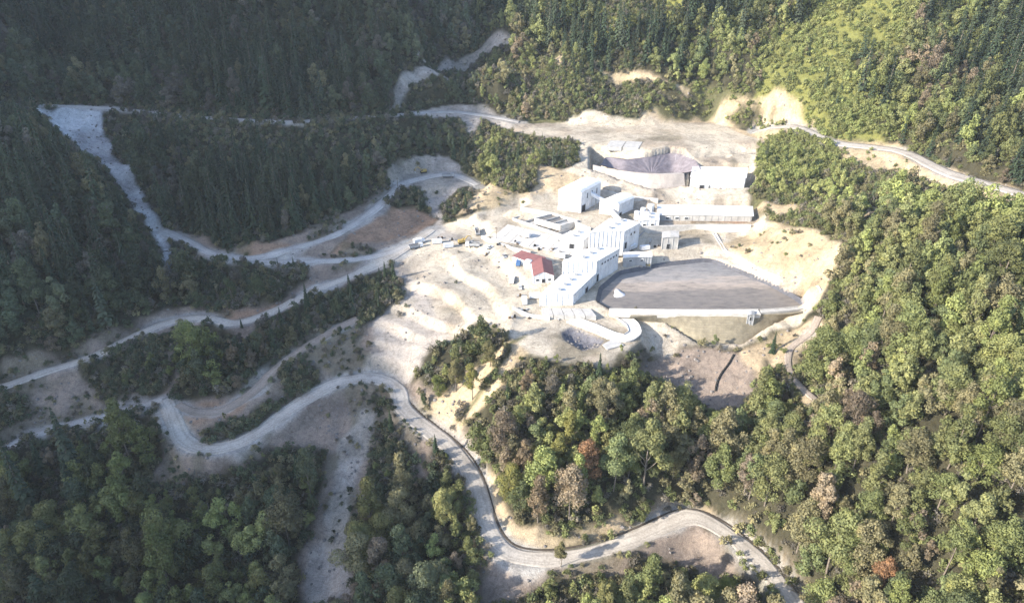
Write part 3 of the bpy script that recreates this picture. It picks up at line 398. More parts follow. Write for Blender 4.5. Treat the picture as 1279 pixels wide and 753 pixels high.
def line_near(x, y, line):
    """distance to an open line of (x, y, z) and the z of the nearest point"""
    d2 = np.full(x.shape, 1e12)
    zz = np.zeros(x.shape)
    for a, b in zip(line[:-1], line[1:]):
        ex, ey = b[0] - a[0], b[1] - a[1]
        t = np.clip(((x - a[0]) * ex + (y - a[1]) * ey) / (ex * ex + ey * ey + 1e-9), 0, 1)
        q = (x - a[0] - t * ex) ** 2 + (y - a[1] - t * ey) ** 2
        m = q < d2
        d2 = np.where(m, q, d2)
        zz = np.where(m, a[2] + t * (b[2] - a[2]), zz)
    return np.sqrt(d2), zz


def smooth01(t):
    t = np.clip(t, 0, 1)
    return t * t * (3 - 2 * t)


_cp = np.array(CONTROL, float)
_C2 = 22.0 ** 2
_r = np.sqrt((_cp[:, None, 0] - _cp[None, :, 0]) ** 2 + (_cp[:, None, 1] - _cp[None, :, 1]) ** 2 + _C2)
_n = len(_cp)
_A = np.zeros((_n + 3, _n + 3))
_A[:_n, :_n] = _r - np.eye(_n) * 2.0
_A[:_n, _n] = 1
_A[:_n, _n + 1:_n + 3] = _cp[:, :2] / 500
_A[_n:, :_n] = _A[:_n, _n:].T
_w = np.linalg.solve(_A, np.concatenate([_cp[:, 2], [0, 0, 0]]))


def base_height(x, y):
    x, y = np.asarray(x, float), np.asarray(y, float)
    z = _w[_n] + _w[_n + 1] * x / 500 + _w[_n + 2] * y / 500
    for i in range(_n):
        z = z + _w[i] * np.sqrt((x - _cp[i, 0]) ** 2 + (y - _cp[i, 1]) ** 2 + _C2)
    return z


def near_box(x, y, pts, m):
    p = np.asarray(pts, float)
    return (x > p[:, 0].min() - m) & (x < p[:, 0].max() + m) & (y > p[:, 1].min() - m) & (y < p[:, 1].max() + m)


def shape_height(x, y, z, pads=True, roads=True):
    """lay the levelled pads and the road benches into the slope"""
    if pads:
        for poly, pz, margin in PADS:
            m = near_box(x, y, poly, margin)
            if not m.any():
                continue
            d = poly_dist(x[m], y[m], poly)
            k = smooth01(1 - d / margin)
            z[m] = z[m] * (1 - k) + pz * k
    if roads:
        for name, line, half, margin in ROADS:
            m = near_box(x, y, line, half + margin + 2)
            if not m.any():
                continue
            d, rz = line_near(x[m], y[m], line)
            k = smooth01(1 - (d - half - 1.2) / margin)
            z[m] = z[m] * (1 - k) + rz * k
    return z


def ridge_height(x, y):
    c = np.interp(y, [p[0] for p in RIDGE], [p[1] for p in RIDGE])
    c = c + fbm(x * 0, y, 46, 5, 3) * 8
    return c - 0.95 * np.abs(x - RIDGE_X)


def road_mask(x, y, extra=0.0):
    k = np.zeros(x.shape)
    for name, line, half, margin in ROADS:
        m = near_box(x, y, line, half + extra + 3)
        if m.any():
            d, _ = line_near(x[m], y[m], line)
            k[m] = np.maximum(k[m], smooth01(1 - (d - half - extra) / 2.5))
    return k


def pad_mask(x, y):
    k = np.zeros(x.shape)
    for poly, pz, margin in PADS:
        m = near_box(x, y, poly, 4)
        if m.any():
            k[m] = np.maximum(k[m], smooth01(1 - poly_dist(x[m], y[m], poly) / 4))
    return k


def ground(x, y, detail=True):
    x, y = np.atleast_1d(np.asarray(x, float)), np.atleast_1d(np.asarray(y, float))
    z = base_height(x, y)
    # spurs and gullies running down the wooded mountainsides
    w1 = smooth01((y - 575) / 60) * smooth01((60 - x) / 60) * (1 - road_mask(x, y, 14))
    w2 = smooth01((y - 560) / 60) * smooth01((x - 30) / 60) * (1 - road_mask(x, y, 14))
    rid = np.abs(fbm(x + 0.35 * y, y * 0.35, 85, 301, 3))
    z = z + (w1 * 1.0 + w2 * 0.5) * (0.22 - rid) * 95
    # the spoil dump below the works is tipped in low curved lifts
    d = poly_dist(x, y, DUMP)
    k = smooth01(-d / 8)
    st = 4.6
    q = z / st + fbm(x, y, 40, 31, 2) * 0.5
    f = q - np.floor(q)
    z = z + k * st * (np.clip(f * 5.5 - 2.2, 0, 1) - f) * 0.95
    if detail:
        calm = np.maximum(road_mask(x, y, 2.0), pad_mask(x, y))
        rough = fbm(x, y, 34, 11, 5) * 2.8 + (np.abs(fbm(x, y, 17, 23, 4)) - 0.25) * -3.4
        z = z + rough * (1 - calm) * (1 - 0.85 * k)
    z = shape_height(x, y, z)
    # cut pools: banks falling inwards from the rim
    for poly, rim, slope, depth in POOLS:
        m = near_box(x, y, poly, 2)
        if m.any():
            d = -poly_dist(x[m], y[m], poly)
            z[m] = np.where(d > 0, rim - np.minimum(d * slope, depth), z[m])
    return np.maximum(z, ridge_height(x, y))

# ------------------------------------------------------------------ materials
def new_mat(name, rough=0.9, spec=0.15):
    m = bpy.data.materials.new(name)
    m.use_nodes = True
    b = m.node_tree.nodes['Principled BSDF']
    b.inputs['Roughness'].default_value = rough
    b.inputs['Specular IOR Level'].default_value = spec
    return m, m.node_tree.nodes, m.node_tree.links, b


def noise_node(n, l, scale, detail=5, rough=0.6, coords=None):
    t = n.new('ShaderNodeTexNoise')
    t.inputs['Scale'].default_value = scale
    t.inputs['Detail'].default_value = detail
    t.inputs['Roughness'].default_value = rough
    if coords is not None:
        l.new(coords, t.inputs['Vector'])
    return t


def ramp_node(n, l, src, stops):
    r = n.new('ShaderNodeValToRGB')
    e = r.color_ramp.elements
    e[0].position, e[0].color = stops[0][0], (*stops[0][1], 1)
    e[1].position, e[1].color = stops[-1][0], (*stops[-1][1], 1)
    for p, c in stops[1:-1]:
        k = e.new(p)
        k.color = (*c, 1)
    l.new(src, r.inputs['Fac'])
    return r


def mix_node(n, l, mode, fac, a, b):
    m = n.new('ShaderNodeMix')
    m.data_type = 'RGBA'
    m.blend_type = mode
    for sock, v in ((m.inputs['Factor'], fac), (m.inputs['A'], a), (m.inputs['B'], b)):
        if hasattr(v, 'is_linked'):
            l.new(v, sock)
        elif isinstance(v, tuple):
            sock.default_value = (*v, 1)
        else:
            sock.default_value = v
    return m.outputs['Result']


def bump_node(n, l, height, bsdf, strength=0.5, dist=0.3):
    b = n.new('ShaderNodeBump')
    b.inputs['Strength'].default_value = strength
    b.inputs['Distance'].default_value = dist
    l.new(height, b.inputs['Height'])
    l.new(b.outputs['Normal'], bsdf.inputs['Normal'])


def mottled(name, color, amount=0.25, scale=0.35, rough=0.9, bump=0.4, dist=0.2, spec=0.15, fine=3.0):
    """one colour with large stains and fine grain"""
    m, n, l, b = new_mat(name, rough, spec)
    co = n.new('ShaderNodeTexCoord').outputs['Object']
    a = noise_node(n, l, scale, 6, 0.65, co)
    f = noise_node(n, l, fine, 4, 0.7, co)
    lo = tuple(c * (1 - amount) for c in color)
    hi = tuple(min(0.9, c * (1 + amount)) for c in color)
    r = ramp_node(n, l, a.outputs['Fac'], [(0.3, lo), (0.5, color), (0.7, hi)])
    g = ramp_node(n, l, f.outputs['Fac'], [(0.3, (0.75,) * 3), (0.7, (1.15,) * 3)])
    l.new(mix_node(n, l, 'MULTIPLY', 1.0, r.outputs['Color'], g.outputs['Color']), b.inputs['Base Color'])
    if bump:
        bump_node(n, l, f.outputs['Fac'], b, bump, dist)
    return m


def ground_material():
    m, n, l, b = new_mat('soil_and_forest_floor', 0.97, 0.05)
    co = n.new('ShaderNodeTexCoord').outputs['Object']
    at = n.new('ShaderNodeAttribute')
    at.attribute_name = 'soil'
    a = noise_node(n, l, 0.055, 7, 0.68, co)
    f = noise_node(n, l, 0.5, 6, 0.75, co)
    s = noise_node(n, l, 2.2, 3, 0.7, co)
    ra = ramp_node(n, l, a.outputs['Fac'], [(0.3, (0.60, 0.60, 0.61)), (0.5, (1, 1, 1)), (0.7, (1.25, 1.2, 1.14))])
    rf = ramp_node(n, l, f.outputs['Fac'], [(0.28, (0.55, 0.55, 0.55)), (0.45, (0.95, 0.95, 0.95)), (0.75, (1.25, 1.25, 1.22))])
    rs = ramp_node(n, l, s.outputs['Fac'], [(0.3, (0.7, 0.7, 0.7)), (0.6, (1.1, 1.1, 1.1))])
    c = mix_node(n, l, 'MULTIPLY', 1.0, at.outputs['Color'], ra.outputs['Color'])
    c = mix_node(n, l, 'MULTIPLY', 1.0, c, rf.outputs['Color'])
    c = mix_node(n, l, 'MULTIPLY', 1.0, c, rs.outputs['Color'])
    # rills and wheel tracks: thin dark wandering lines
    t1 = noise_node(n, l, 0.11, 3, 0.5, co)
    t1.inputs['Distortion'].default_value = 0.6
    rr = ramp_node(n, l, t1.outputs['Fac'], [(0.455, (1, 1, 1)), (0.48, (0.72, 0.71, 0.70)), (0.492, (1.05, 1.05, 1.05)), (0.505, (0.72, 0.71, 0.70)), (0.53, (1, 1, 1))])
    c = mix_node(n, l, 'MULTIPLY', 0.8, c, rr.outputs['Color'])
    l.new(c, b.inputs['Base Color'])
    add = n.new('ShaderNodeMath')
    add.operation = 'ADD'
    l.new(f.outputs['Fac'], add.inputs[0])
    l.new(s.outputs['Fac'], add.inputs[1])
    bump_node(n, l, add.outputs[0], b, 0.6, 0.8)
    return m


def road_material(name, color, rut):
    m, n, l, b = new_mat(name, 0.95, 0.1)
    co = n.new('ShaderNodeTexCoord').outputs['Object']
    at = n.new('ShaderNodeAttribute')
    at.attribute_name = 'across'
    a = noise_node(n, l, 0.09, 6, 0.7, co)
    f = noise_node(n, l, 1.2, 5, 0.7, co)
    w = n.new('ShaderNodeMath')
    w.operation = 'MULTIPLY_ADD'
    l.new(a.outputs['Fac'], w.inputs[0])
    w.inputs[1].default_value = 0.4
    l.new(at.outputs['Fac'], w.inputs[2])
    dark = tuple(c * 0.85 for c in color)
    lite = tuple(min(0.85, c * 1.05) for c in color)
    r = ramp_node(n, l, w.outputs[0], [(0.16, dark), (0.34, lite), (0.47, rut), (0.58, lite), (0.68, color), (0.78, lite), (0.9, rut), (0.98, lite), (1.0, dark)])
    g = ramp_node(n, l, f.outputs['Fac'], [(0.3, (0.7,) * 3), (0.65, (1.12,) * 3)])
    st = ramp_node(n, l, a.outputs['Fac'], [(0.35, (0.8, 0.79, 0.78)), (0.6, (1.08, 1.08, 1.08))])
    c = mix_node(n, l, 'MULTIPLY', 1.0, r.outputs['Color'], g.outputs['Color'])
    c = mix_node(n, l, 'MULTIPLY', 1.0, c, st.outputs['Color'])
    l.new(c, b.inputs['Base Color'])
    bump_node(n, l, f.outputs['Fac'], b, 0.5, 0.25)
    return m


def leaf_material(name, rough=0.7, trans=0.32):
    m = bpy.data.materials.new(name)
    m.use_nodes = True
    n, l = m.node_tree.nodes, m.node_tree.links
    b = n['Principled BSDF']
    b.inputs['Roughness'].default_value = rough
    b.inputs['Specular IOR Level'].default_value = 0.2
    at = n.new('ShaderNodeAttribute')
    at.attribute_type = 'INSTANCER'
    at.attribute_name = 'tint'
    co = n.new('ShaderNodeTexCoord').outputs['Object']
    f = noise_node(n, l, 0.42, 4, 0.7, co)
    r = ramp_node(n, l, f.outputs['Fac'], [(0.3, (0.62, 0.66, 0.7)), (0.5, (1, 1, 1)), (0.7, (1.45, 1.35, 1.1))])
    c = mix_node(n, l, 'MULTIPLY', 1.0, at.outputs['Color'], r.outputs['Color'])
    l.new(c, b.inputs['Base Color'])
    tr = n.new('ShaderNodeBsdfTranslucent')
    l.new(c, tr.inputs['Color'])
    mx = n.new('ShaderNodeMixShader')
    mx.inputs['Fac'].default_value = trans
    l.new(b.outputs['BSDF'], mx.inputs[1])
    l.new(tr.outputs['BSDF'], mx.inputs[2])
    l.new(mx.outputs['Shader'], n['Material Output'].inputs['Surface'])
    return m


M = {
    'ground': ground_material(),
    'road': road_material('pale_crushed_stone', (0.45, 0.41, 0.36), (0.37, 0.34, 0.30)),
    'road_grey': road_material('grey_crushed_stone', (0.43, 0.41, 0.385), (0.36, 0.345, 0.325)),
    'road_ochre': road_material('ochre_dirt', (0.33, 0.28, 0.235), (0.29, 0.24, 0.20)),
    'leaf': leaf_material('broad_leaves'),
    'needle': leaf_material('conifer_needles', 0.75, 0.1),
    'bark': mottled('bark', (0.17, 0.145, 0.12), 0.3, 1.5, 0.95, 0.5, 0.05),
    'rock': mottled('crushed_rock', (0.20, 0.185, 0.175), 0.35, 0.5, 0.95, 0.6, 0.15),
}


# ------------------------------------------------------------------ object helpers
def link(o, parent=None):
    scene.collection.objects.link(o)
    if parent is not None:
        o.parent = parent
    return o


def tag(o, label=None, category=None, group=None, kind=None):
    for k, v in (('label', label), ('category', category), ('group', group), ('kind', kind)):
        if v:
            o[k] = v
    return o


def mesh_from(name, verts, faces, mat=None, smooth=False):
    me = bpy.data.meshes.new(name)
    me.from_pydata([tuple(v) for v in verts], [], faces)
    if mat is not None:
        me.materials.append(mat)
    if smooth:
        me.polygons.foreach_set('use_smooth', [True] * len(me.polygons))
    me.update()
    return me


def quads_mesh(name, v, mat):
    """v: (n, 4, 3) loose quads"""
    n = len(v)
    me = bpy.data.meshes.new(name)
    me.vertices.add(n * 4)
    me.vertices.foreach_set('co', v.reshape(-1).astype(np.float32))
    me.loops.add(n * 4)
    me.loops.foreach_set('vertex_index', np.arange(n * 4, dtype=np.int32))
    me.polygons.add(n)
    me.polygons.foreach_set('loop_start', np.arange(0, n * 4, 4, dtype=np.int32))
    me.materials.append(mat)
    me.update(calc_edges=True)
    return me


def thing(name, loc=(0, 0, 0), rz=0.0, label=None, category=None, group=None):
    o = bpy.data.objects.new(name, None)
    o.empty_display_size = 1
    o.location = loc
    o.rotation_euler = (0, 0, rz)
    link(o)
    return tag(o, label, category, group)


def solid(name, me, parent=None, loc=(0, 0, 0), rz=0.0):
    o = bpy.data.objects.new(name, me)
    o.location = loc
    o.rotation_euler = (0, 0, rz)
    return link(o, parent)

# ------------------------------------------------------------------ the ground
def axis(lo, a, b, hi, fine, coarse):
    return np.concatenate([np.arange(lo, a, coarse), np.arange(a, b, fine), np.arange(b, hi + coarse, coarse)])


gx = axis(-1500, -440, 330, 760, 1.5, 14)
gy = axis(-420, 130, 800, 1150, 1.5, 14)
GX, GY = np.meshgrid(gx, gy)
GZ = ground(GX.ravel(), GY.ravel()).reshape(GX.shape)

SOIL = {
    'forest': (0.055, 0.052, 0.034), 'meadow': (0.15, 0.155, 0.052), 'scrub': (0.105, 0.105, 0.055),
    'pale': (0.48, 0.425, 0.345), 'dust': (0.37, 0.335, 0.30), 'greyslope': (0.25, 0.205, 0.172), 'thicket': (0.075, 0.07, 0.045),
    'ochre': (0.30, 0.205, 0.145), 'yellow': (0.43, 0.345, 0.235), 'spoil': (0.50, 0.51, 0.52),
}


def cover_weights(x, y, soft=4.0, warp=5.0):
    """(kind, weight) of each surveyed outline with a frayed edge"""
    wx = x + fbm(x, y, 14, 41, 3) * warp
    wy = y + fbm(x, y, 14, 57, 3) * warp
    for kind, poly in COVER:
        m = near_box(x, y, poly, 16)
        if m.any():
            yield kind, m, smooth01(0.5 - poly_dist(wx[m], wy[m], poly) / soft)


def soil_colour(x, y, z, slope):
    c = np.tile(np.array(SOIL['forest']), (len(x), 1))
    for kind, m, k in cover_weights(x, y):
        c[m] = c[m] * (1 - k[:, None]) + np.array(SOIL[kind]) * k[:, None]
    # road cuts: raw earth on the uphill side, spilled stone on the downhill side
    n1 = fbm(x, y, 22, 71, 4)
    for name, line, half, margin in ROADS:
        m = near_box(x, y, line, half + margin + 8)
        if not m.any():
            continue
        d, rz = line_near(x[m], y[m], line)
        w = half + (1.5 if name == 'foot_track' else 4.0) + n1[m] * 5
        k = smooth01((w - d) / 3.5) * 0.9
        up = smooth01((z[m] - rz) / 4.0)
        pale = {'haul_road': (0.38, 0.31, 0.235), 'hill_road': (0.44, 0.36, 0.26), 'forest_road': (0.33, 0.31, 0.28)}.get(name, (0.30, 0.27, 0.245))
        cut = np.array(pale) * up[:, None] + np.array((0.40, 0.385, 0.36)) * (1 - up[:, None])
        c[m] = c[m] * (1 - k[:, None]) + cut * k[:, None]
    yard = smooth01((c.sum(1) - 0.95) * 4)
    st_ = smooth01((fbm(x, y, 30, 191, 5) + 0.05) * 2.6)[:, None] * yard[:, None]
    c = c * (1 - st_ * np.array((0.26, 0.29, 0.30)))
    # weeds creeping over the barer slopes, paler scree where it is steep
    g = smooth01((fbm(x, y, 24, 171, 3) - 0.02) * 7) * 0.5
    bare = np.clip((c.sum(1) - 0.35) * 3, 0, 1) * np.clip((1.15 - c.sum(1)) * 3, 0, 1)
    k = (g * bare)[:, None]
    c = c * (1 - k) + np.array((0.10, 0.10, 0.055)) * k
    for poly, rim, sl, dep in POOLS:
        m = near_box(x, y, poly, 3)
        if m.any():
            k = smooth01(-poly_dist(x[m], y[m], poly) / 1.2)[:, None]
            c[m] = c[m] * (1 - k) + np.array((0.15, 0.15, 0.17)) * k
    return c


def grid_mesh(name, X, Y, Z, mat):
    ny, nx = X.shape
    me = bpy.data.meshes.new(name)
    me.vertices.add(nx * ny)
    me.vertices.foreach_set('co', np.stack([X, Y, Z], -1).reshape(-1).astype(np.float32))
    i = (np.arange(ny - 1)[:, None] * nx + np.arange(nx - 1)[None, :]).ravel()
    f = np.stack([i, i + 1, i + nx + 1, i + nx], -1).astype(np.int32)
    me.loops.add(f.size)
    me.loops.foreach_set('vertex_index', f.ravel())
    me.polygons.add(len(f))
    me.polygons.foreach_set('loop_start', np.arange(0, f.size, 4, dtype=np.int32))
    me.polygons.foreach_set('use_smooth', np.ones(len(f), bool))
    me.materials.append(mat)
    me.update(calc_edges=True)
    return me


me = grid_mesh('terrain', GX, GY, GZ, M['ground'])
col = soil_colour(GX.ravel(), GY.ravel(), GZ.ravel(), None)
at = me.attributes.new('soil', 'FLOAT_COLOR', 'POINT')
at.data.foreach_set('color', np.concatenate([col, np.ones((len(col), 1))], 1).astype(np.float32).ravel())
terrain = tag(solid('terrain', me), 'mountain valley ground of forest floor, bare soil and scree', kind='structure')


def height_at(x, y):
    """height of the built ground mesh"""
    x, y = np.atleast_1d(np.asarray(x, float)), np.atleast_1d(np.asarray(y, float))
    i = np.clip(np.searchsorted(gx, x) - 1, 0, len(gx) - 2)
    j = np.clip(np.searchsorted(gy, y) - 1, 0, len(gy) - 2)
    u = (x - gx[i]) / (gx[i + 1] - gx[i])
    v = (y - gy[j]) / (gy[j + 1] - gy[j])
    return (GZ[j, i] * (1 - u) + GZ[j, i + 1] * u) * (1 - v) + (GZ[j + 1, i] * (1 - u) + GZ[j + 1, i + 1] * u) * v


# ------------------------------------------------------------------ roads: ribbons laid on their benches
def dense(line, step=2.0):
    p = np.array(line, float)
    seg = np.concatenate([[0], np.cumsum(np.hypot(np.diff(p[:, 0]), np.diff(p[:, 1])))])
    s = np.arange(0, seg[-1], step)
    q = np.stack([np.interp(s, seg, p[:, k]) for k in range(p.shape[1])], -1)
    for _ in range(3):
        q[1:-1] = (q[:-2] + 2 * q[1:-1] + q[2:]) / 4
    return q


def road(name, line, half, mat, lift, label):
    p = dense(line)
    t = np.gradient(p[:, :2], axis=0)
    t /= np.linalg.norm(t, axis=1)[:, None] + 1e-9
    nrm = np.stack([-t[:, 1], t[:, 0]], -1)
    fr = np.array([-1.06, -1, -0.75, -0.5, -0.25, 0, 0.25, 0.5, 0.75, 1, 1.06])
    s = np.arange(len(p)) * 2.0
    wob = 1 + 0.34 * fbm(s, s * 0, 22, 91, 4)
    verts, across = [], []
    for k, f in enumerate(fr):
        xy = p[:, :2] + nrm * (f * half * wob)[:, None]
        hz = height_at(xy[:, 0], xy[:, 1])
        z = np.maximum(p[:, 2], hz) + lift + 0.1 * (1 - f * f)
        z = p[:, 2] * 0.5 + (hz + 0.0) * 0.5
        z = np.maximum(z, hz) + lift + 0.08 * (1 - f * f)
        if abs(f) > 1:
            z = z - lift - 0.6
        verts.append(np.stack([xy[:, 0], xy[:, 1], z], -1))
        across.append(np.full(len(p), (f + 1) / 2))
    V = np.stack(verts, 1)
    me = grid_mesh(name, V[..., 0], V[..., 1], V[..., 2], mat)
    a = me.attributes.new('across', 'FLOAT', 'POINT')
    a.data.foreach_set('value', np.clip(np.stack(across, 1), 0, 1).astype(np.float32).ravel())
    return tag(solid(name, me), label, kind='structure')


ROAD_LOOK = {
    'haul_road': ('road', 'pale gravel haul road curving round the wood at the bottom'),
    'lower_track': ('road_grey', 'grey track along the bottom left wood'),
    'ochre_track': ('road_ochre', 'ochre dirt track curving below the knoll'),
    'valley_road': ('road', 'pale gravel road climbing from the left edge to the works'),
    'upper_road': ('road_grey', 'grey gravel road under the shaded ridge'),
    'link_road': ('road_grey', 'grey gravel road joining the upper road to the works'),
    'forest_road': ('road_grey', 'narrow road cut across the far shaded forest'),
    'hill_road': ('road', 'sunlit gravel road cut across the right hillside'),
    'foot_track': ('road_ochre', 'narrow dirt track right of the pond embankment'),
}
for i, (name, line, half, margin) in enumerate(ROADS):
    look, label = ROAD_LOOK[name]
    road(name, line, half, M[look], 0.16 + 0.02 * i, label)

# flat dark strip drawn for the ditch on the inner side of the haul road
hl = dense([r_ for r_ in ROADS if r_[0] == 'haul_road'][0][1])
t = np.gradient(hl[:, :2], axis=0)
t /= np.linalg.norm(t, axis=1)[:, None]
off = np.stack([t[:, 1], -t[:, 0]], -1) * 4.9
cutoff = int(np.argmax((hl[:, 1] > 300) & (hl[:, 0] < -35)))
dl = [(float(p[0] + o[0]), float(p[1] + o[1]), float(height_at(p[0] + o[0], p[1] + o[1])[0])) for p, o in zip(hl[:cutoff], off[:cutoff])]
M['ditch'] = mottled('dark_ditch', (0.075, 0.062, 0.05), 0.35, 0.6, 0.8, 0.5, 0.15)
road('roadside_ditch', dl, 0.55, M['ditch'], 0.08, 'dark ditch along the inner edge of the haul road')

# ------------------------------------------------------------------ the works
def panel_material(name, color, seam=0.0, rough=0.6):
    m, n, l, b = new_mat(name, rough, 0.3)
    co = n.new('ShaderNodeTexCoord').outputs['Object']
    a = noise_node(n, l, 0.25, 6, 0.7, co)
    f = noise_node(n, l, 2.5, 4, 0.7, co)
    r = ramp_node(n, l, a.outputs['Fac'], [(0.3, tuple(c * 0.72 for c in color)), (0.58, color)])
    g = ramp_node(n, l, f.outputs['Fac'], [(0.3, (0.9,) * 3), (0.6, (1.03,) * 3)])
    l.new(mix_node(n, l, 'MULTIPLY', 1.0, r.outputs['Color'], g.outputs['Color']), b.inputs['Base Color'])
    return m


def mud_material():
    m, n, l, b = new_mat('tailings_mud', 0.55, 0.35)
    co = n.new('ShaderNodeTexCoord').outputs['Object']
    mp = n.new('ShaderNodeMapping')
    mp.inputs['Scale'].default_value = (0.5, 1.4, 1)
    l.new(co, mp.inputs['Vector'])
    a = noise_node(n, l, 0.045, 6, 0.62, mp.outputs['Vector'])
    f = noise_node(n, l, 0.35, 6, 0.7, mp.outputs['Vector'])
    # settled wet slime along the dam, drier sand beaches towards the back
    sep = n.new('ShaderNodeSeparateXYZ')
    l.new(co, sep.inputs[0])
    y1 = n.new('ShaderNodeMath')
    y1.operation = 'MULTIPLY_ADD'
    l.new(a.outputs['Fac'], y1.inputs[0])
    y1.inputs[1].default_value = 52.0
    l.new(sep.outputs['Y'], y1.inputs[2])
    y2 = n.new('ShaderNodeMapRange')
    y2.inputs['From Min'].default_value = 366.0
    y2.inputs['From Max'].default_value = 416.0
    l.new(y1.outputs[0], y2.inputs['Value'])
    r = ramp_node(n, l, y2.outputs[0], [(0.0, (0.165, 0.148, 0.132)), (0.42, (0.185, 0.165, 0.148)), (0.47, (0.25, 0.218, 0.19)), (0.62, (0.30, 0.262, 0.23)), (0.8, (0.235, 0.225, 0.22)), (1.0, (0.18, 0.18, 0.185))])
    g = ramp_node(n, l, f.outputs['Fac'], [(0.32, (0.62, 0.62, 0.64)), (0.48, (0.95,) * 3), (0.65, (1.2, 1.17, 1.14))])
    l.new(mix_node(n, l, 'MULTIPLY', 1.0, r.outputs['Color'], g.outputs['Color']), b.inputs['Base Color'])
    w = ramp_node(n, l, y2.outputs[0], [(0.4, (0.35,) * 3), (0.5, (0.85,) * 3)])
    l.new(w.outputs['Color'], b.inputs['Roughness'])
    bump_node(n, l, f.outputs['Fac'], b, 0.3, 0.15)
    return m


M.update({
    'white': panel_material('white_cladding', (0.72, 0.73, 0.74)),
    'roof': panel_material('white_roof_sheet', (0.72, 0.72, 0.71), rough=0.5),
    'concrete': mottled('grey_concrete', (0.42, 0.41, 0.39), 0.2, 0.3, 0.9, 0.3, 0.05),
    'white_concrete': mottled('pale_concrete', (0.52, 0.50, 0.465), 0.25, 0.3, 0.9, 0.3, 0.05),
    'red': panel_material('red_roof_sheet', (0.22, 0.10, 0.095), rough=0.5),
    'dark': mottled('dark_opening', (0.035, 0.036, 0.04), 0.2, 1.0, 0.8, 0),
    'glass': mottled('dark_glass', (0.05, 0.06, 0.07), 0.2, 1.0, 0.2, 0, spec=0.5),
    'mud': mud_material(),
    'earth_wall': mottled('reinforced_earth', (0.255, 0.225, 0.165), 0.3, 0.25, 0.97, 0.6, 0.3),
    'liner': mottled('pond_liner', (0.185, 0.165, 0.18), 0.3, 0.35, 0.6, 0.5, 0.25, 0.3),
    'shotcrete': mottled('shotcrete', (0.40, 0.36, 0.33), 0.15, 0.2, 0.95, 0.4, 0.1),
    'yellow': panel_material('machine_yellow', (0.42, 0.30, 0.10)),
    'orange': panel_material('machine_orange', (0.50, 0.16, 0.03)),
    'blue': panel_material('container_blue', (0.06, 0.14, 0.30)),
    'steel': panel_material('galvanised_steel', (0.35, 0.36, 0.37)),
    'rubber': mottled('rubber', (0.03, 0.03, 0.03), 0.2, 2.0, 0.9, 0),
    'wood': mottled('pole_timber', (0.14, 0.10, 0.07), 0.3, 1.5, 0.95, 0),
    'tailings': mottled('pale_tailings', (0.5, 0.5, 0.51), 0.2, 0.5, 0.9, 0.4, 0.1),
})


class Builder:
    def __init__(self):
        self.v, self.f = [], []

    def box(self, x0, y0, z0, x1, y1, z1):
        b = len(self.v)
        self.v += [(x0, y0, z0), (x1, y0, z0), (x1, y1, z0), (x0, y1, z0), (x0, y0, z1), (x1, y0, z1), (x1, y1, z1), (x0, y1, z1)]
        self.f += [tuple(b + i for i in q) for q in ((0, 3, 2, 1), (4, 5, 6, 7), (0, 1, 5, 4), (1, 2, 6, 5), (2, 3, 7, 6), (3, 0, 4, 7))]
        return self

    def prism(self, pts, z0, z1):
        """upright prism on a counter-clockwise outline; z1 may be a list"""
        n, b = len(pts), len(self.v)
        tops = z1 if isinstance(z1, (list, tuple)) else [z1] * n
        self.v += [(p[0], p[1], z0) for p in pts] + [(p[0], p[1], t) for p, t in zip(pts, tops)]
        self.f += [tuple(b + i for i in reversed(range(n))), tuple(b + n + i for i in range(n))]
        self.f += [(b + i, b + (i + 1) % n, b + n + (i + 1) % n, b + n + i) for i in range(n)]
        return self

    def tube(self, a, c, ra, rb=None, n=8, caps=True):
        rb = ra if rb is None else rb
        a, c = Vector(a), Vector(c)
        q = (c - a).to_track_quat('Z', 'Y')
        b = len(self.v)
        for p, rr in ((a, ra), (c, rb)):
            for k in range(n):
                t = 2 * math.pi * k / n
                self.v.append(tuple(p + q @ Vector((math.cos(t) * rr, math.sin(t) * rr, 0))))
        self.f += [(b + k, b + (k + 1) % n, b + n + (k + 1) % n, b + n + k) for k in range(n)]
        if caps:
            self.f += [tuple(b + k for k in reversed(range(n))), tuple(b + n + k for k in range(n))]
        return self

    def face(self, *pts):
        b = len(self.v)
        self.v += [tuple(p) for p in pts]
        self.f.append(tuple(range(b, b + len(pts))))
        return self

    def mesh(self, name, mat, smooth=False):
        me = mesh_from(name, self.v, self.f, mat, smooth)
        bm = bmesh.new()
        bm.from_mesh(me)
        bmesh.ops.recalc_face_normals(bm, faces=bm.faces)
        bm.to_mesh(me)
        bm.free()
        return me

    def build(self, name, mat, parent=None, smooth=False):
        return solid(name, self.mesh(name, mat, smooth), parent)


def box_mesh(name, mat, *dims):
    b = Builder()
    for d in dims:
        b.box(*d)
    return b.mesh(name, M[mat])


def local(pts, org):
    return [Vector((p[0] - org[0], p[1] - org[1], 0)) for p in pts]


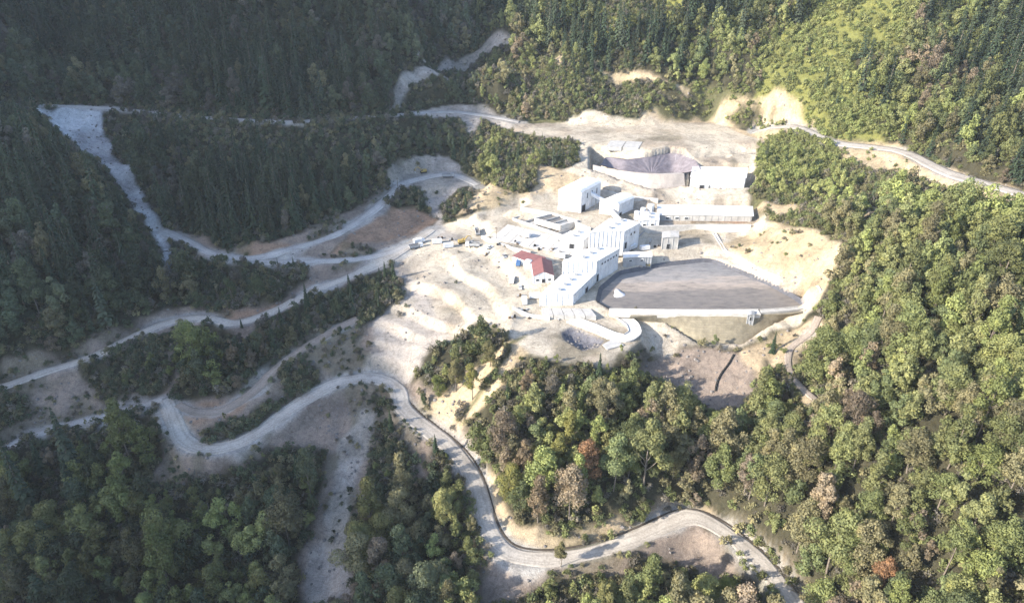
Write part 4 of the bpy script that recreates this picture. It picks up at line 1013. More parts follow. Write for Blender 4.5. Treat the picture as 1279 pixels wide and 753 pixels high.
def hall(name, key, eave, rise, label, bays, ribs, profile='gable', ridge_along=True, doors=(), windows=(), wall_mat='white', roof_mat='roof', category='building', vents=0):
    """a building on four surveyed corners: front left, front right, back right, back left.
    doors / windows: (wall, from 0..1, to 0..1, bottom, top) with wall front/right/back/left"""
    c = SITE[key]
    z0 = c[0][2]
    org = (sum(p[0] for p in c) / 4, sum(p[1] for p in c) / 4, z0)
    root = thing(name, org, 0, label, category)
    a, b, d, e = local(c, org)
    # the cross-section lies along the front wall, the ridge runs front to back
    if not ridge_along:
        a, b, d, e = e, a, b, d
    n = 12 if profile == 'barrel' else 2
    sec = []
    for k in range(n + 1):
        t = k / n
        if profile == 'barrel':
            h = eave + rise * math.sin(math.pi * t) ** 0.6
        elif profile == 'lean':
            h = eave + rise * t
        else:
            h = eave + rise * (1 - abs(2 * t - 1))
        sec.append((t, h))
    w = Builder()
    for s, q in ((a, b), (e, d)):
        pts = [(s + (q - s) * t, h) for t, h in sec]
        w.face(*[Vector((p.x, p.y, -4)) for p in (s, q)], *[Vector((p.x, p.y, h)) for p, h in reversed(pts)])
    for s, q in ((b, d), (e, a)):
        hs = sec[-1][1] if s is b else sec[0][1]
        w.face((s.x, s.y, -4), (q.x, q.y, -4), (q.x, q.y, hs), (s.x, s.y, hs))
    w.build('wall', M[wall_mat], root)
    # roof sheet with a small overhang and real thickness
    r = Builder()
    ax = (e - a).normalized() * 0.5
    for k in range(n):
        (t0, h0), (t1, h1) = sec[k], sec[k + 1]
        o0 = -0.02 if k == 0 else 0
        o1 = 0.02 if k == n - 1 else 0
        q = [a + (b - a) * (t0 + o0) - ax, a + (b - a) * (t1 + o1) - ax, e + (d - e) * (t1 + o1) + ax, e + (d - e) * (t0 + o0) + ax]
        hh = (h0, h1, h1, h0)
        up = [Vector((p.x, p.y, h + 0.32)) for p, h in zip(q, hh)]
        lo = [Vector((p.x, p.y, h + 0.04)) for p, h in zip(q, hh)]
        r.face(*up)
        r.face(*reversed(lo))
        for i in range(4):
            j = (i + 1) % 4
            r.face(lo[i], lo[j], up[j], up[i])
    roof = r.build('roof', M[roof_mat], root)
    if profile != 'lean':
        s = Builder()
        for k in range(bays):
            f = (k + 0.5) / bays
            for i in range(n):
                (t0, h0), (t1, h1) = sec[i], sec[i + 1]
                p0, p1 = a + (e - a) * f, b + (d - b) * f
                q0, q1 = p0 + (p1 - p0) * t0, p0 + (p1 - p0) * t1
                wd = (e - a).normalized() * 0.09
                s.face(Vector((*(q0 - wd).xy, h0 + 0.40)), Vector((*(q1 - wd).xy, h1 + 0.40)), Vector((*(q1 + wd).xy, h1 + 0.40)), Vector((*(q0 + wd).xy, h0 + 0.40)))
                s.face(Vector((*(q0 - wd).xy, h0 + 0.30)), Vector((*(q1 - wd).xy, h1 + 0.30)), Vector((*(q1 - wd).xy, h1 + 0.40)), Vector((*(q0 - wd).xy, h0 + 0.40)))
                s.face(Vector((*(q0 + wd).xy, h0 + 0.30)), Vector((*(q1 + wd).xy, h1 + 0.30)), Vector((*(q1 + wd).xy, h1 + 0.40)), Vector((*(q0 + wd).xy, h0 + 0.40)))
        tag(s.build('seam', M[roof_mat], roof), kind='stuff')
    for k in range(vents):
        f = (k + 0.5) / vents
        p = (a + (b - a) * 0.5) * (1 - f) + (e + (d - e) * 0.5) * f
        h = float(np.interp(0.5, [q_[0] for q_ in sec], [q_[1] for q_ in sec])) + 0.25
        solid('roof_vent', box_mesh('roof_vent', 'steel', (-0.7, -0.7, 0, 0.7, 0.7, 0.9), (-0.95, -0.95, 0.9, 0.95, 0.95, 1.1)), roof, (p.x, p.y, h))
    # cladding ribs on the walls
    walls = {'front': (a, b), 'right': (b, d), 'back': (d, e), 'left': (e, a)}
    rb = Builder()
    ctr = (a + b + d + e) / 4
    for wn_, (p, q) in walls.items():
        L = (q - p).length
        k = max(2, int(L / ribs))
        u = (q - p).normalized()
        nrm = Vector((u.y, -u.x, 0))
        if nrm.dot((p + q) / 2 - ctr) < 0:
            nrm = -nrm
        for i in range(k + 1):
            t = i / k
            if wn_ in ('front', 'back'):
                tt = t if wn_ == 'front' else 1 - t
                h = float(np.interp(tt, [s_[0] for s_ in sec], [s_[1] for s_ in sec]))
            else:
                h = sec[-1][1] if wn_ == 'right' else sec[0][1]
            o = p + (q - p) * (0.012 + 0.976 * t)
            pr = [o - u * 0.14 - nrm * 0.05, o + u * 0.14 - nrm * 0.05, o + u * 0.14 + nrm * 0.22, o - u * 0.14 + nrm * 0.22]
            rb.prism(pr, -3.9, h - 0.06)
    tag(rb.build('cladding_rib', M[wall_mat], root), kind='stuff')
    for kind, items, mat, fr in (('door', doors, 'dark', 'steel'), ('window', windows, 'glass', 'white')):
        for wn_, t0, t1, zb, zt in items:
            p, q = walls[wn_]
            u = (q - p).normalized()
            nrm = Vector((u.y, -u.x, 0))
            if nrm.dot((p + q) / 2 - ctr) < 0:
                nrm = -nrm
            A, B = p + (q - p) * t0, p + (q - p) * t1
            o = Builder().prism([A - nrm * 0.05, B - nrm * 0.05, B + nrm * 0.26, A + nrm * 0.26], zb, zt).build(kind, M[mat], root)
            f = Builder()
            for s_, e_, b_, t_ in ((A - u * 0.2, A, zb, zt + 0.2), (B, B + u * 0.2, zb, zt + 0.2), (A, B, zt, zt + 0.2)):
                f.prism([s_ - nrm * 0.05, e_ - nrm * 0.05, e_ + nrm * 0.32, s_ + nrm * 0.32], b_, t_)
            f.build('frame', M[fr], o)
    return root


def mod(*w):
    return w


hall('process_shed', 'shed_low', 6.6, 1.0, 'lowest of the three stepped white sheds, nearest the camera', 8, 2.6, vents=4,
     doors=[('right', 0.55, 0.66, 0, 3.0)])
hall('process_shed', 'shed_mid', 13.2, 1.1, 'tall middle one of the three stepped white sheds beside the pond', 8, 2.6, vents=3,
     doors=[('right', 0.02, 0.10, 0, 4.5)], windows=[('right', 0.2 + 0.13 * k, 0.27 + 0.13 * k, 9.4, 10.6) for k in range(6)])
hall('process_shed', 'shed_top', 12.0, 1.0, 'uppermost of the three stepped white sheds, below the small hall', 7, 2.6, vents=3,
     doors=[('right', 0.08, 0.2, 0, 4.0)], windows=[('right', 0.4, 0.5, 7.0, 8.6), ('right', 0.62, 0.72, 7.0, 8.6)])
hall('process_hall', 'hall_tall', 14.0, 2.4, 'tall white hall with a rounded roof and three slot windows', 7, 2.2, 'barrel',
     doors=[('right', 0.05, 0.22, 0, 4.6)], windows=[('right', 0.28, 0.33, 8.2, 12.0), ('right', 0.52, 0.57, 8.2, 12.0), ('right', 0.76, 0.81, 8.2, 12.0)])
hall('process_hall', 'hall_small', 8.6, 2.4, 'smaller white hall with an arched roof between the tall hall and the long terrace', 7, 2.2, 'barrel',
     doors=[('right', 0.06, 0.2, 0, 2.4)])
hall('control_building', 'block', 11.0, 0.3, 'white block with a dark doorway in front of the upper reservoir', 12, 5.0, 'gable', True,
     doors=[('front', 0.18, 0.26, 1.2, 5.0)], windows=[('front', 0.34, 0.37, 1.4, 5.0)], wall_mat='white')
hall('terrace_building', 'long_roof', 0.0, 0.2, 'long low white building with a flat roof below the doorway block', 18, 4.0, 'gable', True,
     windows=[('front', 0.08, 0.12, -2.6, -1.4), ('front', 0.18, 0.22, -2.6, -1.4), ('front', 0.28, 0.32, -2.6, -1.4)], wall_mat='concrete')
hall('annex', 'annex', 5.8, 0.3, 'light grey annex standing between the middle shed and the pond', 5, 1.6, 'gable', True, windows=[('front', 0.2, 0.3, 3.4, 4.4), ('front', 0.6, 0.7, 3.4, 4.4)], wall_mat='steel')
hall('substation', 'grey_block', 7.5, 0.3, 'plain grey concrete cube on the pad behind the pond', 4, 3.0, 'gable', True, doors=[('front', 0.3, 0.5, 0, 3.2)], wall_mat='concrete', roof_mat='concrete')
for p in ('red_low', 'red_gable'):
    SITE[p] = [(q[0], q[1], 3.0) for q in SITE[p]]
hall('office_hut', 'red_low', 3.6, 1.4, 'low hut with a single red sloping roof behind the red gabled house', 5, 2.0, 'lean', True,
     doors=[('front', 0.4, 0.55, 0, 2.2)], roof_mat='red')
hall('gabled_house', 'red_gable', 4.4, 2.6, 'white house with a red gabled roof left of the sheds', 7, 2.4, 'gable', True,
     doors=[('front', 0.42, 0.58, 0, 2.4)], windows=[('front', 0.12, 0.28, 1.2, 2.6), ('front', 0.72, 0.88, 1.2, 2.6)], roof_mat='red')
hall('filter_house', 'filter', 7.0, 0.8, 'white block between the uppermost shed and the long terrace building', 5, 2.2, 'gable', True, windows=[('front', 0.2, 0.35, 3.5, 5.0), ('front', 0.6, 0.75, 3.5, 5.0)], vents=2)
hall('reagent_house', 'reagent', 6.0, 0.8, 'white block left of the uppermost shed on the terrace', 5, 2.2, 'gable', True, doors=[('front', 0.4, 0.6, 0, 3.2)], vents=2)
hall('pump_house', 'pump_house', 3.2, 0.4, 'small dark pump house on the embankment crest', 2, 1.2, 'gable', True, doors=[('front', 0.35, 0.65, 0, 2.0)], wall_mat='steel', roof_mat='steel')


# ---- settling basins: open concrete cells let into the terrace
def basin(key, cells, h, label):
    c = SITE[key]
    org = (sum(p[0] for p in c) / 4, sum(p[1] for p in c) / 4, c[0][2])
    root = thing('settling_basin', org, 0, label, 'basin')
    a, b, d, e = local(c, org)

    def pt(u, v):
        return (a + (b - a) * u) * (1 - v) + (e + (d - e) * u) * v

    def wall(p, q, t, z0, z1):
        u = (q - p).normalized()
        n = Vector((-u.y, u.x, 0)) * t / 2
        return [p - n, q - n, q + n, p + n]
    for k, (p, q) in enumerate(((pt(0, 0), pt(1, 0)), (pt(1, 0.02), pt(1, 0.98)), (pt(1, 1), pt(0, 1)), (pt(0, 0.98), pt(0, 0.02)))):
        Builder().prism(wall(p, q, 0.7, 0, 0), -3, h + 0.01 * k).build('basin_wall', M['white_concrete'], root)
    for k in range(1, cells):
        f = k / cells
        Builder().prism(wall(pt(f, 0.03), pt(f, 0.97), 0.5, 0, 0), -3, h - 0.15).build('divider', M['concrete'], root)
    for k in range(cells):
        f0, f1 = (k + 0.05) / cells, (k + 0.95) / cells
        q = [pt(f0, 0.04), pt(f1, 0.04), pt(f1, 0.96), pt(f0, 0.96)]
        Builder().prism(q, -3, -0.5 + 0.2 * (k % 3)).build('slurry', M['mud' if k % 3 else 'concrete'], root)
    w = Builder()
    for k in range(cells * 2):
        f = (k + 0.5) / (cells * 2)
        p, q = pt(f, 0.0), pt(f, 0.55)
        w.tube((p.x, p.y, h + 0.3), (q.x, q.y, h + 0.3), 0.12, n=5)
    w.build('walkway_pipe', M['steel'], root)


basin('basin', 5, 1.2, 'row of open concrete settling cells on the white terrace')
basin('basin_b', 3, 1.0, 'smaller group of concrete cells in front of the tall hall')


# ---- ribbons and slabs of concrete
def ribbon(name, pts, width, thick, mat, label, category, top=0.0, parapet=0.0, step=1.5):
    q = dense([(p[0], p[1], p[2] + top) for p in pts], step)
    t = np.gradient(q[:, :2], axis=0)
    t /= np.linalg.norm(t, axis=1)[:, None]
    n = np.stack([-t[:, 1], t[:, 0]], -1)
    org = q[len(q) // 2]
    root = thing(name, tuple(org), 0, label, category)
    B = Builder()
    rows = []
    for k in range(len(q)):
        L, R = q[k, :2] + n[k] * width / 2 - org[:2], q[k, :2] - n[k] * width / 2 - org[:2]
        z = q[k, 2] - org[2]
        b = len(B.v)
        B.v += [(L[0], L[1], z), (R[0], R[1], z), (R[0], R[1], z - thick), (L[0], L[1], z - thick)]
        rows.append(b)
    for b0, b1 in zip(rows[:-1], rows[1:]):
        for i in range(4):
            j = (i + 1) % 4
            B.f.append((b0 + i, b0 + j, b1 + j, b1 + i))
    B.f += [tuple(rows[0] + i for i in range(4)), tuple(rows[-1] + i for i in range(4))]
    B.build('deck', M[mat], root)
    if parapet:
        P = Builder()
        for sgn in (-1, 1):
            prev = None
            for k in range(len(q)):
                a = q[k, :2] + n[k] * sgn * (width / 2 - 0.2) - org[:2]
                c = q[k, :2] + n[k] * sgn * (width / 2 + 0.1) - org[:2]
                z = q[k, 2] - org[2]
                b = len(P.v)
                P.v += [(a[0], a[1], z - 0.3), (c[0], c[1], z - 0.3), (c[0], c[1], z + parapet), (a[0], a[1], z + parapet)]
                if prev is not None:
                    for i in range(4):
                        j = (i + 1) % 4
                        P.f.append((prev + i, prev + j, b + j, b + i))
                prev = b
        P.build('parapet', M[mat], root)
    return root


ribbon('crest_slab', [(p[0], p[1] - 2.2, p[2]) for p in SITE['crest_back']], 4.6, 2.2, 'white_concrete', 'bright white concrete crest along the front of the lower pond', 'dam crest', 0, 0.5)
ribbon('crest_wall', [(p[0], p[1] - 1.6, p[2]) for p in SITE['crest_grey']], 3.0, 2.2, 'concrete', 'grey end of the pond crest with a thin parapet', 'dam crest', -0.1, 0.6)
ribbon('kerb_road', [(p[0], p[1], float(height_at(p[0], p[1])[0])) for p in SITE['kerb']], 1.9, 1.6, 'white_concrete', 'narrow white concrete channel curving along the right bank of the pond', 'channel', 0.35, 0.4)
ribbon('access_ramp', SITE['south_ramp'], 6.6, 2.6, 'white_concrete', 'broad white concrete ramp curling round the south pad', 'ramp', 0.25, 0.5)


def slabs(name, key, n, label, mat='concrete'):
    c = SITE[key]
    org = (sum(p[0] for p in c) / 4, sum(p[1] for p in c) / 4, c[0][2])
    root = thing(name, org, 0, label, 'slab')
    a, b, d, e = local(c, org)
    for k in range(n):
        f0, f1 = (k + 0.03) / n, (k + 0.97) / n
        Builder().prism([a + (b - a) * f0, a + (b - a) * f1, e + (d - e) * f1, e + (d - e) * f0], -2.5, 0.35 + 0.05 * (k % 2)).build('panel', M[mat], root)


slabs('concrete_apron', 'front_slabs', 5, 'row of concrete panels in front of the lowest shed')
slabs('loading_terrace', 'terrace', 9, 'long white concrete terrace left of the sheds behind the red roofs', 'white_concrete')
slabs('concrete_pad', 'south_slab', 1, 'grey wedge of concrete beside the rubble pit')
slabs('equipment_pad', 'bench_slab', 2, 'long grey slab on the bench above the upper reservoir')


# ---- lofted walls
def loft(name, top, toe, lifts, step, mat, label, category, crest=None, inset=0.25):
    T, B_ = dense(top, step), dense(toe, step)
    n = max(len(T), len(B_))
    s = np.linspace(0, 1, n)
    T = np.stack([np.interp(s, np.linspace(0, 1, len(T)), T[:, k]) for k in range(3)], -1)
    B_ = np.stack([np.interp(s, np.linspace(0, 1, len(B_)), B_[:, k]) for k in range(3)], -1)
    org = (T[n // 2] + B_[n // 2]) / 2
    root = thing(name, tuple(org), 0, label, category)
    for j in range(lifts):
        f0, f1 = j / lifts, (j + 1) / lifts
        L = Builder()
        rows = []
        for k in range(n):
            hi = T[k] + (B_[k] - T[k]) * f0 - org
            lo = T[k] + (B_[k] - T[k]) * f1 - org
            jit = 0.12 * math.sin(k * 0.7 + j * 2.1) + 0.08 * math.sin(k * 1.9 + j)
            w = (B_[k] - T[k]) * inset / lifts
            b = len(L.v)
            out = Vector((B_[k][0] - T[k][0], B_[k][1] - T[k][1], 0)).normalized()
            back = -out * 2.2
            o = out * jit
            L.v += [(hi[0] + w[0] + o.x, hi[1] + w[1] + o.y, hi[2]), (lo[0] + o.x, lo[1] + o.y, lo[2]), (lo[0] + back.x, lo[1] + back.y, lo[2]), (hi[0] + back.x, hi[1] + back.y, hi[2])]
            rows.append(b)
        for b0, b1 in zip(rows[:-1], rows[1:]):
            for i in range(4):
                q = (i + 1) % 4
                L.f.append((b0 + i, b0 + q, b1 + q, b1 + i))
        L.f += [tuple(rows[0] + i for i in range(4)), tuple(rows[-1] + i for i in range(4))]
        L.build('earth_lift' if lifts > 3 else 'wall_course', M[mat], root)
    return root


loft('pond_embankment', SITE['emb_crest'], SITE['emb_toe'], 12, 3, 'earth_wall', 'olive terraced earth face of the embankment below the lower pond', 'embankment')
rw = loft('reservoir_wall', SITE['res_top'], SITE['res_toe'], 2, 3, 'shotcrete', 'pale curved outer wall of the upper reservoir', 'dam wall', inset=0.02)

# ---- mud in the lower pond, liner in the upper one
o = Builder().face(*[(p[0], p[1], p[2]) for p in SITE['mud']]).build('tailings_pond', M['mud'])
tag(o, 'grey brown wet tailings filling the lower pond', kind='structure')


def heap(name, pts, h, mat, label, category):
    cx, cy = sum(p[0] for p in pts) / len(pts), sum(p[1] for p in pts) / len(pts)
    R = 0.5 * max(math.hypot(p[0] - cx, p[1] - cy) for p in pts) + 0.5
    rg = random.Random(hash(label) % 1000 if False else len(label))
    V, Fc = [(0, 0, h)], []
    for j, f in enumerate((0.3, 0.6, 0.85, 1.1)):
        for k in range(18):
            t = 2 * math.pi * k / 18
            w = 1 + 0.22 * math.sin(3 * t + len(label)) + rg.uniform(-0.1, 0.1)
            V.append((math.cos(t) * R * f * w, math.sin(t) * R * f * 1.6 * w, h * (1 - f) ** 1.2 + rg.uniform(-0.05, 0.05) * h if f < 1 else -0.6))
    for k in range(18):
        Fc.append((0, 1 + k, 1 + (k + 1) % 18))
        for j in range(3):
            Fc.append((1 + j * 18 + k, 1 + (j + 1) * 18 + k, 1 + (j + 1) * 18 + (k + 1) % 18, 1 + j * 18 + (k + 1) % 18))
    o = solid(name, mesh_from(name, V, Fc, M[mat], True), None, (cx, cy, pts[0][2]))
    return tag(o, label, category)


heap('tailings_heap', SITE['fan'], 1.6, 'tailings', 'small white tailings heap at the left end of the lower pond', 'heap')

def liner(name, key, z0, slope, depth, reach, mat, label, creases):
    rim = np.array(SITE[key])
    ctr = rim.mean(0)
    ring = dense(np.vstack([rim, rim[:1]]), 1.2)
    steps = np.linspace(0, reach, 16)
    px = np.concatenate([ring[:, 0] * (1 - f) + ctr[0] * f for f in steps])
    py = np.concatenate([ring[:, 1] * (1 - f) + ctr[1] * f for f in steps])
    dd = np.maximum(-poly_dist(px, py, SITE[key]), 0)
    ang = np.tile(np.arange(len(ring)), len(steps))
    fold = creases * (0.30 * np.abs(np.sin(ang * 0.45 + fbm(px, py, 9, 3, 2) * 2)) + 0.25 * fbm(px, py, 4, 7, 3))
    pz = 0.35 - np.minimum(dd * slope, depth) + fold * smooth01(dd / 2)
    V = np.stack([px - ctr[0], py - ctr[1], pz], -1)
    n = len(ring)
    Fc = [(j * n + k, j * n + k + 1, (j + 1) * n + k + 1, (j + 1) * n + k) for j in range(len(steps) - 1) for k in range(n - 1)]
    if reach > 0.8:
        Fc.append(tuple((len(steps) - 1) * n + k for k in range(n - 1)))
    o = solid(name, mesh_from(name, V, Fc, M[mat], True), None, (ctr[0], ctr[1], z0))
    return tag(o, label, 'liner')


M['black_liner'] = mottled('black_liner', (0.085, 0.085, 0.095), 0.3, 0.35, 0.5, 0.5, 0.2, 0.4)
liner('reservoir_liner', 'res_rim', 22.0, 0.75, 9.8, 0.92, 'liner', 'creased purple-grey liner sheet hanging in the upper reservoir', 1.0)
SITE['mud_rim'] = POOLS[0][0]
SITE['mud_rim'] = [(p[0], p[1], 0.0) for p in POOLS[0][0]]
liner('pond_liner', 'mud_rim', 0.0, 0.9, 4.5, 0.25, 'black_liner', 'dark liner sheet round the banks of the lower pond', 0.35)


def retaining_wall(key, h, label):
    pts = SITE[key]
    zz = [float(height_at(p[0], p[1])[0]) for p in pts]
    ribbon('retaining_wall', [(p[0], p[1], z_ + h) for p, z_ in zip(pts, zz)], 0.9, h + 3.0, 'white_concrete', label, 'wall', 0, 0.25)


retaining_wall('wall_a', 2.0, 'low white wall along the lower lip of the terrace left of the red roofs')
retaining_wall('wall_b', 2.6, 'long white wall between the settling cells and the tall hall')
retaining_wall('wall_c', 2.2, 'straight white wall in front of the long terrace building')
retaining_wall('wall_d', 3.0, 'white wall behind the small arched hall')
retaining_wall('wall_e', 1.6, 'short white wall at the corner of the south pad')


def gallery(p, q, z0, z1, label):
    org = Vector((*((p[0] + q[0]) / 2, (p[1] + q[1]) / 2), z0 - 6))
    t = thing('conveyor', org, 0, label, 'conveyor')
    a, b = Vector((p[0], p[1], z0)) - org, Vector((q[0], q[1], z1)) - org
    u = (b - a)
    s_ = Vector((-u.y, u.x, 0)).normalized() * 1.1
    g = Builder()
    up = Vector((0, 0, 2.2))
    v = [a - s_, a + s_, b + s_, b - s_]
    g.v += [tuple(i) for i in v] + [tuple(i + up) for i in v]
    g.f += [(0, 3, 2, 1), (4, 5, 6, 7), (0, 1, 5, 4), (1, 2, 6, 5), (2, 3, 7, 6), (3, 0, 4, 7)]
    g.build('gallery', M['white'], t)
    for f in (0.3, 0.75):
        m_ = a + u * f
        Builder().tube(m_ - s_ * 0.8, Vector((m_.x - s_.x * 1.3, m_.y - s_.y * 1.3, -3)), 0.2, n=5).tube(m_ + s_ * 0.8, Vector((m_.x + s_.x * 1.3, m_.y + s_.y * 1.3, -3)), 0.2, n=5).build('leg', M['steel'], t)


hc = SITE['hall_tall']
sc_ = SITE['hall_small']
st_c = SITE['shed_top']
mid = lambda A, B: ((A[0] + B[0]) / 2, (A[1] + B[1]) / 2)
gallery(mid(hc[1], hc[2]), mid(sc_[0], sc_[3]), 17.0, 12.0, 'white sloping conveyor gallery between the two rounded halls')
gallery(mid(sc_[0], sc_[1]), mid(st_c[2], st_c[3]), 11.0, 15.0, 'white conveyor gallery joining the small hall to the uppermost shed')

# ---- pipes and poles
def pipe(name, pts, rad, mat, label, category):
    B = Builder()
    org = Vector((pts[0][0], pts[0][1], float(height_at(pts[0][0], pts[0][1])[0])))
    q = dense(pts, 2.0)
    hz = height_at(q[:, 0], q[:, 1]) + rad * 0.7
    for k in range(len(q) - 1):
        B.tube(Vector((q[k, 0], q[k, 1], hz[k])) - org, Vector((q[k + 1, 0], q[k + 1, 1], hz[k + 1])) - org, rad, n=6)
    o = B.build(name, M[mat], None, True)
    o.location = org
    return tag(o, label, category)


pipe('process_pipe', SITE['rack'], 0.4, 'steel', 'grey process pipe from the uppermost shed to the white tanks', 'pipe')
pipe('drain_pipe', SITE['drain_pipe'], 0.55, 'rubber', 'thick black pipe running down the slope below the embankment', 'pipe')


def wheel_mesh(r, w):
    return Builder().tube((0, -w / 2, 0), (0, w / 2, 0), r, n=12).mesh('tyre', M['rubber'], False)


def put_wheels(root, spots, r, w):
    wm, rm = wheel_mesh(r, w), Builder().tube((0, -w / 2 - 0.03, 0), (0, w / 2 + 0.03, 0), r * 0.5, n=8).mesh('rim', M['steel'])
    for px_, py_ in spots:
        o = solid('wheel', wm, root, (px_, py_, r))
        solid('rim', rm, o)


def make_dump_truck(loc, rz, label, paint):
    t = thing('dump_truck', loc, rz, label, 'truck', 'dump trucks on the site')
    solid('chassis', box_mesh('chassis', 'rubber', (-4.2, -0.5, 0.7, 3.6, 0.5, 1.1)), t)
    cab = Builder().prism([Vector((2.2, -1.2, 0)), Vector((4.2, -1.2, 0)), Vector((4.2, 1.2, 0)), Vector((2.2, 1.2, 0))], 0.9, [3.2, 2.9, 2.9, 3.2]).build('cab', M[paint], t)
    solid('windscreen', box_mesh('windscreen', 'glass', (4.16, -1.05, 2.0, 4.26, 1.05, 2.75)), cab)
    bed = Builder()
    bed.box(-4.6, -1.3, 1.2, 1.9, 1.3, 1.4).box(-4.6, -1.32, 1.4, 1.9, -1.2, 2.9).box(-4.6, 1.2, 1.4, 1.9, 1.32, 2.9).box(1.8, -1.19, 1.41, 1.95, 1.19, 3.2).box(-4.62, -1.19, 1.41, -4.5, 1.19, 2.5)
    bd = bed.build('dump_body', M['steel'], t)
    L = Builder()
    for i in range(7):
        for j in range(4):
            L.box(-4.4 + i * 0.88, -1.15 + j * 0.575, 1.45, -3.53 + i * 0.88, -0.58 + j * 0.575, 2.3 + 0.35 * math.sin(i * 1.3) * math.cos(j * 1.7))
    solid('load', L.mesh('load', M['rock']), bd)
    put_wheels(t, [(3.2, -1.1), (3.2, 1.1), (-1.8, -1.1), (-1.8, 1.1), (-3.2, -1.1), (-3.2, 1.1)], 0.55, 0.4)
    return t


def make_excavator(loc, rz, label):
    t = thing('excavator', loc, rz, label, 'excavator', 'excavators on the site')
    for s in (-1, 1):
        tr = Builder()
        pts = [Vector((-2.1, 0)), Vector((2.1, 0)), Vector((2.5, 0.45)), Vector((2.1, 0.95)), Vector((-2.1, 0.95)), Vector((-2.5, 0.45))]
        y0, y1 = s * 1.0 - 0.3, s * 1.0 + 0.3
        b = len(tr.v)
        tr.v += [(p.x, y0, p.y) for p in pts] + [(p.x, y1, p.y) for p in pts]
        tr.f += [tuple(range(6)), tuple(range(6, 12))] + [(i, (i + 1) % 6, 6 + (i + 1) % 6, 6 + i) for i in range(6)]
        tr.build('track', M['rubber'], t)
    h = solid('house', box_mesh('house', 'yellow', (-2.4, -1.3, 1.1, 0.6, 1.3, 2.5), (0.6, -1.3, 1.1, 1.7, 0.2, 1.7)), t)
    c = solid('cab', box_mesh('cab', 'yellow', (0.62, 0.25, 1.1, 1.9, 1.3, 3.0)), t)
    solid('window', box_mesh('window', 'glass', (1.86, 0.35, 1.8, 1.95, 1.2, 2.9), (0.75, 1.26, 1.9, 1.75, 1.34, 2.85)), c)
    Builder().tube((1.2, -0.4, 1.9), (3.6, -0.4, 4.8), 0.35, 0.3, 6).tube((3.6, -0.4, 4.8), (5.6, -0.4, 4.3), 0.3, 0.22, 6).build('boom', M['yellow'], t)
    Builder().tube((5.6, -0.4, 4.5), (6.4, -0.4, 1.7), 0.24, 0.18, 6).build('arm', M['yellow'], t)
    Builder().prism([Vector((5.7, -0.9, 0)), Vector((6.7, -0.9, 0)), Vector((6.7, 0.1, 0)), Vector((5.7, 0.1, 0))], 0.6, [1.3, 1.8, 1.8, 1.3]).build('bucket', M['steel'], t)
    return t


def make_box_truck(loc, rz, label):
    t = thing('box_truck', loc, rz, label, 'truck', 'white box trucks on the site')
    solid('chassis', box_mesh('chassis', 'rubber', (-3.6, -0.5, 0.6, 3.0, 0.5, 0.95)), t)
    cab = Builder().prism([Vector((1.7, -1.1, 0)), Vector((3.5, -1.1, 0)), Vector((3.5, 1.1, 0)), Vector((1.7, 1.1, 0))], 0.8, [2.7, 2.3, 2.3, 2.7]).build('cab', M['white'], t)
    solid('windscreen', box_mesh('windscreen', 'glass', (3.46, -0.95, 1.5, 3.56, 0.95, 2.2)), cab)
    solid('cargo_box', box_mesh('cargo_box', 'white', (-3.8, -1.25, 1.0, 1.5, 1.25, 3.4)), t)
    put_wheels(t, [(2.6, -1.0), (2.6, 1.0), (-2.4, -1.0), (-2.4, 1.0)], 0.48, 0.35)
    return t


def make_pickup(loc, rz, label, paint):
    t = thing('pickup', loc, rz, label, 'pickup', 'pickups parked on the site')
    solid('body', box_mesh('body', paint, (-2.6, -0.9, 0.45, 2.6, 0.9, 1.0)), t)
    Builder().prism([Vector((-0.6, -0.82, 0)), Vector((1.4, -0.82, 0)), Vector((1.4, 0.82, 0)), Vector((-0.6, 0.82, 0))], 1.0, [1.75, 1.3, 1.3, 1.75]).build('cab', M['glass'], t)
    solid('roof', box_mesh('roof', paint, (-0.62, -0.8, 1.74, 0.5, 0.8, 1.82)), t)
    put_wheels(t, [(1.7, -0.85), (1.7, 0.85), (-1.7, -0.85), (-1.7, 0.85)], 0.38, 0.26)
    return t


def make_container(loc, rz, label, paint):
    t = thing('site_container', loc, rz, label, 'container', 'site containers')
    b = Builder().box(-3.0, -1.22, 0.15, 3.0, 1.22, 2.6)
    for k in range(14):
        x0 = -2.85 + k * 0.43
        b.box(x0, -1.28, 0.2, x0 + 0.2, -1.2, 2.5).box(x0, 1.2, 0.2, x0 + 0.2, 1.28, 2.5)
    b.build('shell', M[paint], t)
    for s in (-1, 1):
        solid('door', box_mesh('door', paint, (2.98, min(s * 0.06, s * 1.1), 0.25, 3.08, max(s * 0.06, s * 1.1), 2.5)), t)
    solid('skid', box_mesh('skid', 'rubber', (-2.9, -1.1, -0.5, 2.9, -0.8, 0.16), (-2.9, 0.8, -0.5, 2.9, 1.1, 0.16)), t)
    return t


def make_tank(loc, label, r, h):
    t = thing('storage_tank', loc, 0, label, 'tank', 'white storage tanks')
    Builder().tube((0, 0, -1.5), (0, 0, h), r, n=20).build('shell', M['white'], t, False)
    Builder().tube((0, 0, h - 0.05), (0, 0, h + r * 0.3), r * 1.03, 0.15, 20).build('lid', M['roof'], t)
    Builder().tube((r + 0.15, 0.2, 0), (r + 0.15, 0.2, h + 0.4), 0.06, n=4).tube((r + 0.15, -0.2, 0), (r + 0.15, -0.2, h + 0.4), 0.06, n=4).build('ladder', M['steel'], t)
    return t


